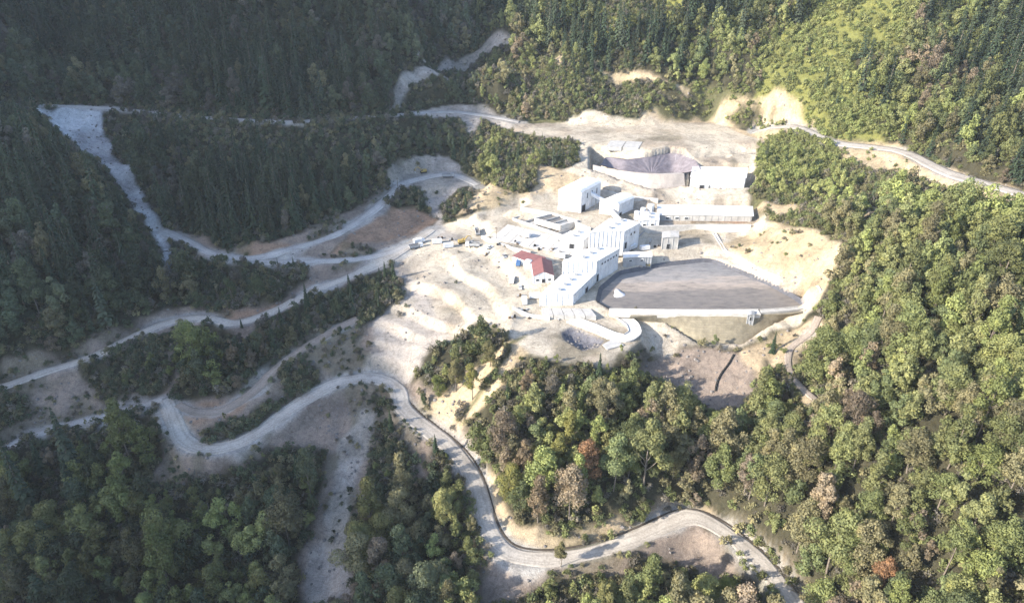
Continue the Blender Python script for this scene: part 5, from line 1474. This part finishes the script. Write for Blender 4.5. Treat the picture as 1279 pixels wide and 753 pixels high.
def make_mast(loc, label, h):
    t = thing('light_mast', loc, 0, label, 'mast', 'light masts on the site')
    Builder().tube((0, 0, -1), (0, 0, h), 0.16, 0.08, 6).build('pole', M['steel'], t)
    a = Builder().tube((-0.9, 0, h - 0.1), (0.9, 0, h - 0.1), 0.06, n=4).build('crossbar', M['steel'], t)
    for s in (-0.8, 0, 0.8):
        solid('lamp', box_mesh('lamp', 'steel', (s - 0.2, -0.25, h - 0.45, s + 0.2, 0.1, h - 0.15)), a)
    return t


def make_pole(loc, label, rz):
    t = thing('power_pole', loc, rz, label, 'pole', 'power poles along the roads')
    Builder().tube((0, 0, -1), (0, 0, 9), 0.17, 0.11, 6).build('post', M['wood'], t)
    a = solid('crossarm', box_mesh('crossarm', 'wood', (-1.1, -0.08, 8.2, 1.1, 0.08, 8.4)), t)
    for s in (-1, 0, 1):
        solid('insulator', box_mesh('insulator', 'white', (s - 0.07, -0.07, 8.4, s + 0.07, 0.07, 8.7)), a)
    return t


def make_stack(loc, rz, label, i):
    t = thing('material_stack', loc, rz, label, 'stack', 'material stacks around the red roofs')
    for k in range(3):
        solid('pallet', box_mesh('pallet', 'wood', (-2.1 + k * 1.4, -0.6, -0.2, -0.9 + k * 1.4, 0.6, 0.15)), t)
        h = 0.6 + 0.45 * ((i + k) % 3)
        solid('bundle', box_mesh('bundle', ('steel', 'rubber', 'concrete', 'wood')[(i + k) % 4], (-2.0 + k * 1.4, -0.55, 0.16, -1.0 + k * 1.4, 0.5, h)), t)
    return t


SPOT_WORDS = {
    'stack': ['pallet stack at the left end of the white terrace', 'second pallet stack from the left end of the white terrace', 'pallet stack above the low red hut', 'pallet stack right above the low red hut', 'pallet stack behind the red gabled house', 'pallet stack just right of the low red hut ridge', 'pallet stack between the red house and the settling cells', 'pallet stack left of the middle shed roof', 'pallet stack left of the concrete apron', 'pallet stack below the apron at the pad corner', 'pallet stack beside the track below the red house', 'pallet stack on the apron edge', 'pallet stack in front of the apron', 'pallet stack right of the grey annex', 'pallet stack beside the concrete cube', 'pallet stack on the dump lip above the wood', 'right pallet stack on the yard by the link road', 'left pallet stack on the yard by the link road', 'pallet stack on the dump below the terrace', 'pallet stack in the shade of the uppermost shed'],
    'excavator': ['yellow excavator on the grey yard beyond the little wood', 'yellow excavator on the yard left of the red roofs'],
    'dump_truck': ['dump truck at the foot of the yard by the link road', 'dump truck near the top of the yard left of the settling cells', 'dump truck on the right of the yard by the dump lip', 'dump truck on the grey yard beyond the little wood'],
    'white_truck': ['white box truck on the shaded yard at the works entrance', 'white box truck on the terrace below the settling cells', 'white box truck parked below the red roofs'],
    'container': ['left white container on the yard by the link road', 'right white container on the yard by the link road', 'container on the terrace right of the red house', 'container left of the lowest shed front', 'container turned sideways left of the lowest shed', 'container behind the light grey annex', 'container at the shaded wall of the uppermost shed', 'blue container beside the red gabled house'],
    'pickup': ['pickup on the dump edge left of the low red hut', 'pickup beside the low red hut', 'pickup on the track below the red house', 'pickup on the pad behind the pond', 'pickup below the settling cells'],
    'tank': ['white tank nearest the long terrace building', 'rightmost white tank by the long terrace building', 'front white tank by the small arched hall', 'white tank touching the small arched hall', 'white tank left of the red gabled house', 'white tank between red house and middle shed'],
    'mast': ['light mast at the start of the white channel behind the pond', 'light mast by the low red hut', 'light mast behind the uppermost shed', 'light mast between the two lower sheds', 'light mast by the upper reservoir rim', 'light mast on the spoil dump'],
    'pole': ['left power pole on the far forest road', 'middle power pole on the far forest road', 'right power pole on the far forest road', 'power pole in the trees above the upper road', 'power pole where the upper road meets the grey yard', 'power pole on the white terrace left of the settling cells'],
}
count = {}
for kind, px_, py_, deg in SPOTS:
    i = count.get(kind, 0)
    count[kind] = i + 1
    lab = SPOT_WORDS[kind][i]
    loc = (px_, py_, float(height_at(px_, py_)[0]) + 0.05)
    rz = math.radians(deg)
    if kind == 'excavator':
        make_excavator(loc, rz, lab)
    elif kind == 'dump_truck':
        make_dump_truck((loc[0], loc[1], loc[2] + 0.15), rz, lab, ('white', 'steel')[i % 2])
    elif kind == 'white_truck':
        make_box_truck(loc, rz, lab)
    elif kind == 'container':
        make_container((loc[0], loc[1], loc[2] + 0.2), rz, lab, 'blue' if 'blue' in lab else 'white')
    elif kind == 'pickup':
        make_pickup(loc, rz, lab, ('white', 'steel')[i % 2])
    elif kind == 'tank':
        make_tank(loc, lab, 1.8 + 0.3 * (i % 3), 4.5 + (i % 2))
    elif kind == 'stack':
        make_stack(loc, rz, lab, i)
    elif kind == 'mast':
        make_mast(loc, lab, 9.0)
    else:
        make_pole(loc, lab, rz)

# ---- loose rubble
ROCK = []
for k in range(4):
    rr = np.random.default_rng(500 + k)
    bm = bmesh.new()
    bmesh.ops.create_icosphere(bm, subdivisions=1, radius=0.5)
    for v in bm.verts:
        v.co *= rr.uniform(0.7, 1.25)
        v.co.z *= 0.75
    me = bpy.data.meshes.new('rock')
    bm.to_mesh(me)
    bm.free()
    me.materials.append(M['rock'])
    ROCK.append(me)

# ------------------------------------------------------------------ trees
def unit(v):
    return v / (np.linalg.norm(v, axis=-1, keepdims=True) + 1e-9)


def leaf_quads(pos, nrm, size, r):
    """one slightly folded leaf clump on every point, facing nrm"""
    n = len(pos)
    t = unit(np.cross(nrm, unit(r.normal(size=(n, 3)))))
    b = np.cross(nrm, t)
    s = size[:, None]
    k = r.uniform(0.6, 1.0, (n, 4, 1))
    q = np.stack([pos + t * s * k[:, 0], pos + b * s * 0.8 * k[:, 1] - nrm * s * 0.18,
                  pos - t * s * k[:, 2], pos - b * s * 0.8 * k[:, 3] - nrm * s * 0.18], 1)
    return q


def broad_crown(seed, h, rad, lobes, n, size, low=0.3, narrow=1.0):
    r = np.random.default_rng(seed)
    cz, az = h * (low + 1) / 2, h * (1 - low) / 2
    d = unit(r.normal(size=(lobes, 3)))
    rr = r.uniform(0.35, 0.95, lobes)[:, None]
    c = d * rr * np.array([rad * narrow, rad * narrow, az])
    # narrower towards the top, widest below the middle
    taper = 1.08 - 0.45 * np.clip(c[:, 2] / az, -0.4, 1)
    c[:, :2] *= taper[:, None]
    c[:, 2] += cz
    lr = r.uniform(0.20, 0.48, lobes) * rad
    c[0], lr[0] = (0, 0, h - lr[0] * 0.9), lr[0]
    w = lr ** 2
    i = r.choice(lobes, n, p=w / w.sum())
    dd = unit(r.normal(size=(n, 3)) + np.array([0, 0, 0.35]))
    pos = c[i] + dd * (lr[i] * r.uniform(0.72, 1.08, n))[:, None] * np.array([1, 1, 0.9])
    pos += r.normal(size=(n, 3)) * 0.18
    nn = unit(dd + r.normal(size=(n, 3)) * 0.42)
    return leaf_quads(pos, nn, r.uniform(0.55, 1.15, n) * size, r)


def conifer_crown(seed, h, rad, dens=1.0):
    r = np.random.default_rng(seed)
    out = []
    z = h * 0.10
    while z < h * 0.985:
        f = 1 - z / h
        L0 = rad * f ** 0.85 + 0.15
        nb = max(4, int((7 + 5 * f) * dens))
        for k in range(nb):
            a = r.uniform(0, 2 * math.pi)
            L = L0 * r.uniform(0.7, 1.15)
            u = np.array([math.cos(a), math.sin(a), 0])
            s = np.array([-u[1], u[0], 0])
            p0 = np.array([0, 0, z + r.uniform(-0.25, 0.25)]) + u * L * 0.12
            p1 = p0 + u * L * 0.55 + np.array([0, 0, -0.10 * L])
            p2 = p0 + u * L * 0.9 + np.array([0, 0, -0.34 * L + 0.05])
            w = 0.30 * L + 0.18
            tw = np.array([0, 0, r.uniform(-0.25, 0.25) * w])
            out.append([p0 - s * w * 0.35, p1 - s * w * 0.62 - tw, p1 + s * w * 0.62 + tw, p0 + s * w * 0.35])
            out.append([p1 - s * w * 0.62 - tw, p2 - s * w * 0.12, p2 + s * w * 0.12, p1 + s * w * 0.62 + tw])
            # hanging sprays either side
            for e in (-1, 1):
                q = p1 + s * e * w * 0.5
                out.append([p0 + s * e * w * 0.2, q, q + np.array([0, 0, -0.42 * w - 0.15]) + u * 0.1, p0 + u * L * 0.2 + np.array([0, 0, -0.3 * w - 0.1])])
        z += h * 0.040 * (0.55 + 0.6 * f)
    return np.array(out)


def trunk_mesh(name, h, r0, top, mat, limbs=0, seed=0):
    r = np.random.default_rng(seed)
    V, Fc = [], []

    def tube(a, b, ra, rb, n=6, seg=3, sway=0.0):
        a, b = np.array(a, float), np.array(b, float)
        ax = unit(b - a)
        s = unit(np.cross(ax, [0.3, 0.9, 0.2]))
        t = np.cross(ax, s)
        base = len(V)
        off = r.normal(size=3) * sway
        for j in range(seg + 1):
            f = j / seg
            c = a + (b - a) * f + off * math.sin(f * math.pi)
            rr = ra + (rb - ra) * f
            for k in range(n):
                an = 2 * math.pi * k / n
                V.append(c + s * math.cos(an) * rr + t * math.sin(an) * rr)
        for j in range(seg):
            for k in range(n):
                k2 = (k + 1) % n
                Fc.append((base + j * n + k, base + j * n + k2, base + (j + 1) * n + k2, base + (j + 1) * n + k))

    tube((0, 0, -1.2), (0, 0, h * top), r0, r0 * 0.3, 7, 5, 0.25)
    for k in range(limbs):
        a = k * 2.4 + r.uniform(0, 1)
        z0 = h * r.uniform(0.25, 0.5)
        L = h * r.uniform(0.16, 0.26)
        tube((0, 0, z0), (math.cos(a) * L * 0.7, math.sin(a) * L * 0.7, z0 + L), r0 * 0.45, r0 * 0.12, 5, 2, 0.2)
    return mesh_from(name, V, Fc, mat, True)


# kinds: full detail for the trees near the camera, lighter meshes for the far wood
BROAD = []      # (crown, trunk, look)
for k in range(6):
    h = 20.0
    BROAD.append((quads_mesh('broad_crown', broad_crown(100 + k, h, (5.4, 4.6, 5.0, 5.8, 4.4, 5.2)[k], (30, 22, 38, 18, 26, 34)[k], 4600, 0.40, (0.12, 0.2, 0.25, 0.3, 0.1, 0.18)[k]), M['leaf']),
                  trunk_mesh('broad_trunk', h, 0.32, 0.8, M['bark'], 5, k)))
for k in range(3):   # slim upright crowns
    BROAD.append((quads_mesh('slim_crown', broad_crown(140 + k, 22.0, 4.2, 26, 3600, 0.40, 0.2, 0.72), M['leaf']),
                  trunk_mesh('slim_trunk', 22.0, 0.28, 0.85, M['bark'], 4, 20 + k)))
CONIFER = []
for k in range(4):
    CONIFER.append((quads_mesh('conifer_crown', conifer_crown(200 + k, 24.0, 3.3 + 0.25 * (k % 2), 1.0), M['needle']),
                    trunk_mesh('conifer_trunk', 24.0, 0.30, 0.97, M['bark'], 0, 40 + k)))
FAR = []
for k in range(5):
    c = broad_crown(300 + k, 19.0, 4.9, 11 + 2 * k, 1300, 0.62, 0.15)
    FAR.append(quads_mesh('far_broad', c, M['leaf']))
for k in range(3):
    FAR.append(quads_mesh('far_conifer', conifer_crown(330 + k, 23.0, 3.5, 0.62), M['needle']))
SHRUB = [quads_mesh('shrub', broad_crown(360 + k, 2.6, 1.7, 8, 170, 0.36, 0.0), M['leaf']) for k in range(3)]

TINTS = {
    'green': [(0.145, 0.168, 0.058), (0.165, 0.182, 0.066), (0.125, 0.152, 0.062), (0.175, 0.185, 0.070)],
    'bright green': [(0.195, 0.225, 0.068), (0.210, 0.225, 0.075)],
    'olive': [(0.170, 0.158, 0.078), (0.185, 0.168, 0.085)],
    'tawny': [(0.205, 0.160, 0.105), (0.190, 0.150, 0.105), (0.215, 0.170, 0.110)],
    'dull green': [(0.088, 0.110, 0.056), (0.105, 0.122, 0.066), (0.072, 0.096, 0.054)],  # darker leaf set, mostly for the shaded left woods
    'grey brown': [(0.165, 0.148, 0.118), (0.145, 0.132, 0.105)],
    'russet': [(0.255, 0.150, 0.085)],
    'yellow green': [(0.205, 0.200, 0.068)],
    'dark': [(0.036, 0.056, 0.030), (0.045, 0.064, 0.034), (0.050, 0.066, 0.040)],
}


def cover_fields(x, y):
    tree = np.ones(x.shape)
    shrub = np.full(x.shape, 0.75)
    T = {'meadow': 0.15, 'scrub': 0.7, 'thicket': 0.95}
    S = {'meadow': 0.75, 'scrub': 1.3, 'thicket': 1.3, 'greyslope': 0.28, 'dust': 0.05, 'ochre': 0.05, 'yellow': 0.06, 'spoil': 0.03, 'pale': 0.006}
    for kind, m, k in cover_weights(x, y, 3.0, 4.0):
        tree[m] = tree[m] * (1 - k) + T.get(kind, 0.0) * k
        shrub[m] = shrub[m] * (1 - k) + S.get(kind, 0.0) * k
    return tree, shrub


def in_wedge(x, y, m=40):
    return (np.abs(x) < 0.74 * (y * 0.87 + 60) + m) & (y > 120) & (y < 860)


def scatter(step, seed):
    r = np.random.default_rng(seed)
    X, Y = np.meshgrid(np.arange(-480, 420, step), np.arange(130, 860, step))
    x = X.ravel() + r.uniform(-0.46, 0.46, X.size) * step
    y = Y.ravel() + r.uniform(-0.46, 0.46, X.size) * step
    m = in_wedge(x, y)
    return x[m], y[m], r


x, y, r = scatter(6.9, 5)
tree_d, _ = cover_fields(x, y)
keep = (r.uniform(size=len(x)) < tree_d * np.where((y > 440) & (x > 130), 0.74, 0.92)) & (road_mask(x, y, -0.6) < 0.1)
# nothing tall grows on the strip in front of cleared ground, so it stays open to view
hgt = np.where(tree_d > 0.95, 1.0, 0.62)
thick = np.zeros(len(x))
for kind, m, k in cover_weights(x, y, 3.0, 4.0):
    thick[m] = k if kind == 'thicket' else thick[m] * (1 - k)
hgt = np.where(thick > 0.4, 0.42, hgt)
z0 = height_at(x, y)
far_ = np.hypot(x, y)
for t in np.arange(0.08, 0.97, 0.08):
    f = t * 21.0 * far_ / (200 - z0)
    vx, vy = x + f * x / far_, y + f * y / far_
    td, _ = cover_fields(vx, vy)
    clear = (td < 0.1) | ((road_mask(vx, vy, 0.0) > 0.5) & (hash2(np.floor(vx / 16), np.floor(vy / 16), 7) < 0.85))
    hgt = np.where(clear, np.minimum(hgt, np.maximum(t * 0.9, 0.22)), hgt)
keep &= (hgt > 0.3) | (r.uniform(size=len(x)) < 0.75)
for t in TREES:
    keep &= np.hypot(x - t[1], y - t[2]) > 5.5
x, y, hgt = x[keep], y[keep], hgt[keep]
# conifers stand in drifts
drift = fbm(x, y, 90, 131, 3) + 0.17 * (x < -20) * (y > 340) + 0.30 * ((y > 520) & (x > 20)) - 0.7 * (x > -20) * (y < 400)
conifer = drift + r.normal(size=len(x)) * 0.22 > 0.30
hgt = np.where(conifer & (hgt > 0.9), 1.14, hgt)
scale = hgt * np.clip(r.normal(1.0, 0.21, len(x)), 0.55, 1.45) * (1 + 0.06 * (x > 60) * (y < 400)) * (1 + 0.25 * fbm(x, y, 30, 181, 2))
stretch = r.uniform(0.82, 1.25, len(x))
z = height_at(x, y)
warm = fbm(x, y, 60, 151, 3) + r.normal(size=len(x)) * 0.35
shady = x < -20 + 0.02 * (y - 300)


def pick_tint(i):
    if conifer[i]:
        return 'dark'
    w = warm[i]
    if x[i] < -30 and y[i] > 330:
        return 'dull green' if w < 0.22 else 'grey brown' if w < 0.5 else 'olive'  # left woods get a darker mix, putting some shade into leaf colour
    if x[i] < 45 and y[i] < 290 and w > -0.05:
        return 'tawny' if w > 0.42 else 'yellow green' if w > 0.2 else 'olive'
    if w > 0.66:
        return 'tawny'
    if w > 0.34:
        return 'olive'
    if w < -0.3:
        return 'bright green'
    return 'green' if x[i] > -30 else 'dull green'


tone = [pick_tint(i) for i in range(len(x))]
dist = np.sqrt(x ** 2 + y ** 2 + (z - 200) ** 2)
depth = y * 0.866 - (z - 200) * 0.5
inview = (np.abs(x) / depth < 0.69)
big = np.where(inview, scale / dist, 0)
near_broad = sorted([i for i in np.argsort(-big) if not conifer[i]][:300 - 30])
near_con = sorted([i for i in np.argsort(-big) if conifer[i]][:300 - 30])
single = np.zeros(len(x), bool)
single[near_broad] = True
single[near_con] = True


tone_patch = 1 + 0.45 * fbm(x, y, 75, 331, 3)


def colour_of(tn, i):
    c = TINTS[tn][int(hash2(np.array([i]), np.array([3]), 2)[0] * 0.999 * len(TINTS[tn]))]
    k = 0.68 + 0.7 * float(hash2(np.array([i]), np.array([9]), 4)[0])
    if tone_patch is not None and i < len(tone_patch):
        k *= tone_patch[i]
    g = (c[0] + c[1] + c[2]) / 3
    return tuple((v * 0.86 + g * 0.14) * k * 1.1 for v in c)


def plant(name, crown_me, trunk_me, loc, s, rz, tint, label, category, group, sz=1.0):
    o = thing(name, loc, rz, label, category, group)
    o.scale = (s, s, s * sz)
    t = solid('trunk', trunk_me, o)
    c = solid('crown', crown_me, o)
    c['tint'] = [float(v) for v in tint]
    return o


def place_words(px, py):
    return min((max(0.0, float(poly_dist(np.array([px]), np.array([py]), poly)[0])), k, name) for k, (name, poly) in enumerate(REGIONS))[2]


# words that single out each tree: look, wood, part of the wood, then order from the left
side = x / depth
lift = (z - 200) / y
WOODS = {}
for i in near_broad + near_con:
    WOODS.setdefault(place_words(x[i], y[i]), []).append(i)
words = {}
for wood, ids in WOODS.items():
    s_ = np.quantile(side[ids], [1 / 3, 2 / 3])
    l_ = np.quantile(lift[ids], [1 / 3, 2 / 3])
    for i in ids:
        v = 'lower' if lift[i] < l_[0] else 'upper' if lift[i] > l_[1] else 'middle'
        h = 'left' if side[i] < s_[0] else 'right' if side[i] > s_[1] else 'centre'
        part = 'middle' if (v, h) == ('middle', 'centre') else v + ' ' + h
        big_ = scale[i]
        if conifer[i]:
            size = 'tall' if big_ > 1.0 else 'mid' if big_ > 0.75 else 'small'
            look = '%s dark conifer' % size
        else:
            size = 'large' if big_ > 1.05 else 'mid' if big_ > 0.75 else 'small'
            look = '%s %s tree' % (size, tone[i])
        words.setdefault('%s, %s of the %s' % (look, part, wood), []).append(i)
ORDER = ['leftmost', 'second-left', 'third-left', 'fourth-left', 'fifth-left', 'sixth-left', 'seventh-left', 'eighth-left', 'ninth-left', 'tenth-left', 'eleventh-left', 'twelfth-left', 'thirteenth-left']
for phrase, ids in words.items():
    ids.sort(key=lambda i: side[i])
    for k, i in enumerate(ids):
        if len(ids) == 1:
            label = phrase
        elif k == len(ids) - 1:
            label = 'rightmost ' + phrase
        elif k < len(ORDER):
            label = ORDER[k] + ' ' + phrase
        else:
            label = 'inner ' + phrase
        if conifer[i]:
            cm, tm = CONIFER[i % len(CONIFER)]
            name, cat, grp = 'conifer_tree', 'conifer', 'conifers of the woods'
        else:
            cm, tm = BROAD[(i * 7) % len(BROAD)]
            name, cat, grp = 'broadleaf_tree', 'tree', 'broadleaf trees of the woods'
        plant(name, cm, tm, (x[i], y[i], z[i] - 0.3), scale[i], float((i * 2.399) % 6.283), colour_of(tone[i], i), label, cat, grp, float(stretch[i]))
for i, (kind, tx, ty, h, tn, label, slim) in enumerate(TREES):
    tz = float(height_at(tx, ty)[0]) - 0.3
    if kind == 'c':
        cm, tm = CONIFER[i % len(CONIFER)]
        plant('conifer_tree', cm, tm, (tx, ty, tz), h / 24.0, i * 1.3, tuple(v * 1.05 for v in TINTS[tn][0]), label, 'conifer', 'conifers standing apart')
    else:
        cm, tm = BROAD[6 + i % 3] if slim < 0.85 else BROAD[i % 6]
        b = h / (22.0 if slim < 0.85 else 20.0)
        plant('broadleaf_tree', cm, tm, (tx, ty, tz), b, i * 1.3, tuple(v * 1.05 for v in TINTS[tn][0]), label, 'tree', 'trees standing apart')


def scatter_stuff(name, meshes, pts, scl, var, tints, label, category=None):
    """uncountable growth: one object whose points carry meshes"""
    n = len(pts)
    me = bpy.data.meshes.new(name)
    me.vertices.add(n)
    me.vertices.foreach_set('co', np.asarray(pts, np.float32).ravel())
    rg_ = np.random.default_rng(n)
    scl = np.asarray(scl)
    for nm, tp, val in (('size', 'FLOAT', scl), ('rise', 'FLOAT', scl * rg_.uniform(0.8, 1.25, n)), ('turn', 'FLOAT', rg_.uniform(0, 6.283, n))):
        a = me.attributes.new(nm, tp, 'POINT')
        a.data.foreach_set('value', np.asarray(val, np.float32))
    a = me.attributes.new('variant', 'INT', 'POINT')
    a.data.foreach_set('value', np.asarray(var, np.int32))
    a = me.attributes.new('tint', 'FLOAT_COLOR', 'POINT')
    a.data.foreach_set('color', np.concatenate([np.asarray(tints), np.ones((n, 1))], 1).astype(np.float32).ravel())
    o = solid(name, me)
    coll = bpy.data.collections.new(name + '_kinds')
    for k, m in enumerate(meshes):
        q = bpy.data.objects.new('%s_kind_%02d' % (name, k), m)
        coll.objects.link(q)
    ng = bpy.data.node_groups.new(name, 'GeometryNodeTree')
    ng.interface.new_socket('Geometry', in_out='INPUT', socket_type='NodeSocketGeometry')
    ng.interface.new_socket('Geometry', in_out='OUTPUT', socket_type='NodeSocketGeometry')
    N, L = ng.nodes, ng.links
    gi, go = N.new('NodeGroupInput'), N.new('NodeGroupOutput')
    inst = N.new('GeometryNodeInstanceOnPoints')
    ci = N.new('GeometryNodeCollectionInfo')
    ci.inputs['Collection'].default_value = coll
    ci.inputs['Separate Children'].default_value = True
    ci.inputs['Reset Children'].default_value = True
    inst.inputs['Pick Instance'].default_value = True

    def named(nm, tp):
        q = N.new('GeometryNodeInputNamedAttribute')
        q.data_type = tp
        q.inputs['Name'].default_value = nm
        return q.outputs['Attribute']
    comb = N.new('ShaderNodeCombineXYZ')
    L.new(named('turn', 'FLOAT'), comb.inputs['Z'])
    L.new(gi.outputs[0], inst.inputs['Points'])
    L.new(ci.outputs[0], inst.inputs['Instance'])
    L.new(named('variant', 'INT'), inst.inputs['Instance Index'])
    L.new(comb.outputs[0], inst.inputs['Rotation'])
    vec = N.new('ShaderNodeCombineXYZ')
    sz_ = named('size', 'FLOAT')
    L.new(sz_, vec.inputs['X'])
    L.new(sz_, vec.inputs['Y'])
    L.new(named('rise', 'FLOAT'), vec.inputs['Z'])
    L.new(vec.outputs[0], inst.inputs['Scale'])
    L.new(inst.outputs[0], go.inputs[0])
    md = o.modifiers.new('growth', 'NODES')
    md.node_group = ng
    return tag(o, label, category, None, 'stuff')


far = np.where(~single)[0]
scatter_stuff('far_forest', FAR, np.stack([x[far], y[far], z[far] - 0.4], -1), scale[far],
              [5 + i % 3 if conifer[i] else i % 5 for i in far], [colour_of(tone[i], i) for i in far],
              'mixed forest covering the far slopes as one mass', 'forest')

sx, sy, r2 = scatter(2.2, 77)
_, shr = cover_fields(sx, sy)
edge = road_mask(sx, sy, 7.0)
patch = smooth01((fbm(sx, sy, 24, 171, 3) + 0.18) * 4)
clump = smooth01((fbm(sx, sy, 24, 171, 3) - 0.02) * 7)
wild = np.where(shr > 0.6, shr * (0.45 + 0.4 * patch), shr * (0.04 + 1.3 * clump))
ok = (r2.uniform(size=len(sx)) < wild) & (road_mask(sx, sy, -1.9) < 0.1) & (pad_mask(sx, sy) < 0.2)
sx, sy = sx[ok], sy[ok]
sz = height_at(sx, sy)
st = []
for i in range(len(sx)):
    tn = 'bright green' if (sy[i] > 470 and sx[i] > 150) else 'olive' if (i * 7) % 10 < 3 else 'grey brown' if (i * 7) % 10 < 5 else 'dull green' if sx[i] < -20 else 'green'  # left bushes darker as well, shade put into their tint
    st.append(colour_of(tn, i))
scatter_stuff('shrub_cover', SHRUB, np.stack([sx, sy, sz - 0.2], -1), r2.uniform(0.5, 1.25, len(sx)) * np.where(shr[ok] > 0.6, 1.5, 1.0), np.arange(len(sx)) % 3, st,
              'low bushes and weeds scattered over the cleared slopes', 'shrubs')

# rubble on the south pit, the spoil and the slope below the embankment
kx, ky, r3 = scatter(1.6, 99)
kd = np.zeros(len(kx))
for kind, m, k in cover_weights(kx, ky, 3.0, 4.0):
    kd[m] = kd[m] * (1 - k) + {'spoil': 0.08, 'greyslope': 0.10, 'dust': 0.10, 'pale': 0.04, 'yellow': 0.06, 'ochre': 0.05}.get(kind, 0) * k
pit = poly_dist(kx, ky, POOLS[2][0]) < -1
for j in (0, 1):
    kd[poly_dist(kx, ky, POOLS[j][0]) < 2] = 0
kd[pit] = 0.9
kd *= 0.3 + 1.2 * smooth01((fbm(kx, ky, 18, 211, 3) + 0.1) * 3)
ok = (r3.uniform(size=len(kx)) < kd) & (road_mask(kx, ky, -0.5) < 0.1) & ((pad_mask(kx, ky) < 0.2) | pit)
kx, ky = kx[ok], ky[ok]
scatter_stuff('rubble', ROCK, np.stack([kx, ky, height_at(kx, ky)], -1), r3.uniform(0.4, 1.0, len(kx)) ** 2 * 2.2, np.arange(len(kx)) % 4,
              np.full((len(kx), 3), 0.3), 'loose rubble and boulders strewn over the cleared ground', 'rubble')

# ------------------------------------------------------------------ the valley air
hz = bpy.data.materials.new('valley_haze')
hz.use_nodes = True
hn = hz.node_tree.nodes
hn.remove(hn['Principled BSDF'])
pv = hn.new('ShaderNodeVolumePrincipled')
pv.inputs['Color'].default_value = (0.80, 0.90, 1.0, 1)
pv.inputs['Density'].default_value = 0.00006
pv.inputs['Anisotropy'].default_value = 0.2
hz.node_tree.links.new(pv.outputs['Volume'], hn['Material Output'].inputs['Volume'])
zlo, zhi = float(GZ.min()) - 4, max(float(GZ.max()) + 40, 230)
o = Builder().box(gx[0] - 8, gy[0] - 8, zlo, gx[-1] + 8, gy[-1] + 8, zhi).build('haze', hz)
tag(o, 'thin bluish haze filling the valley air', kind='stuff')
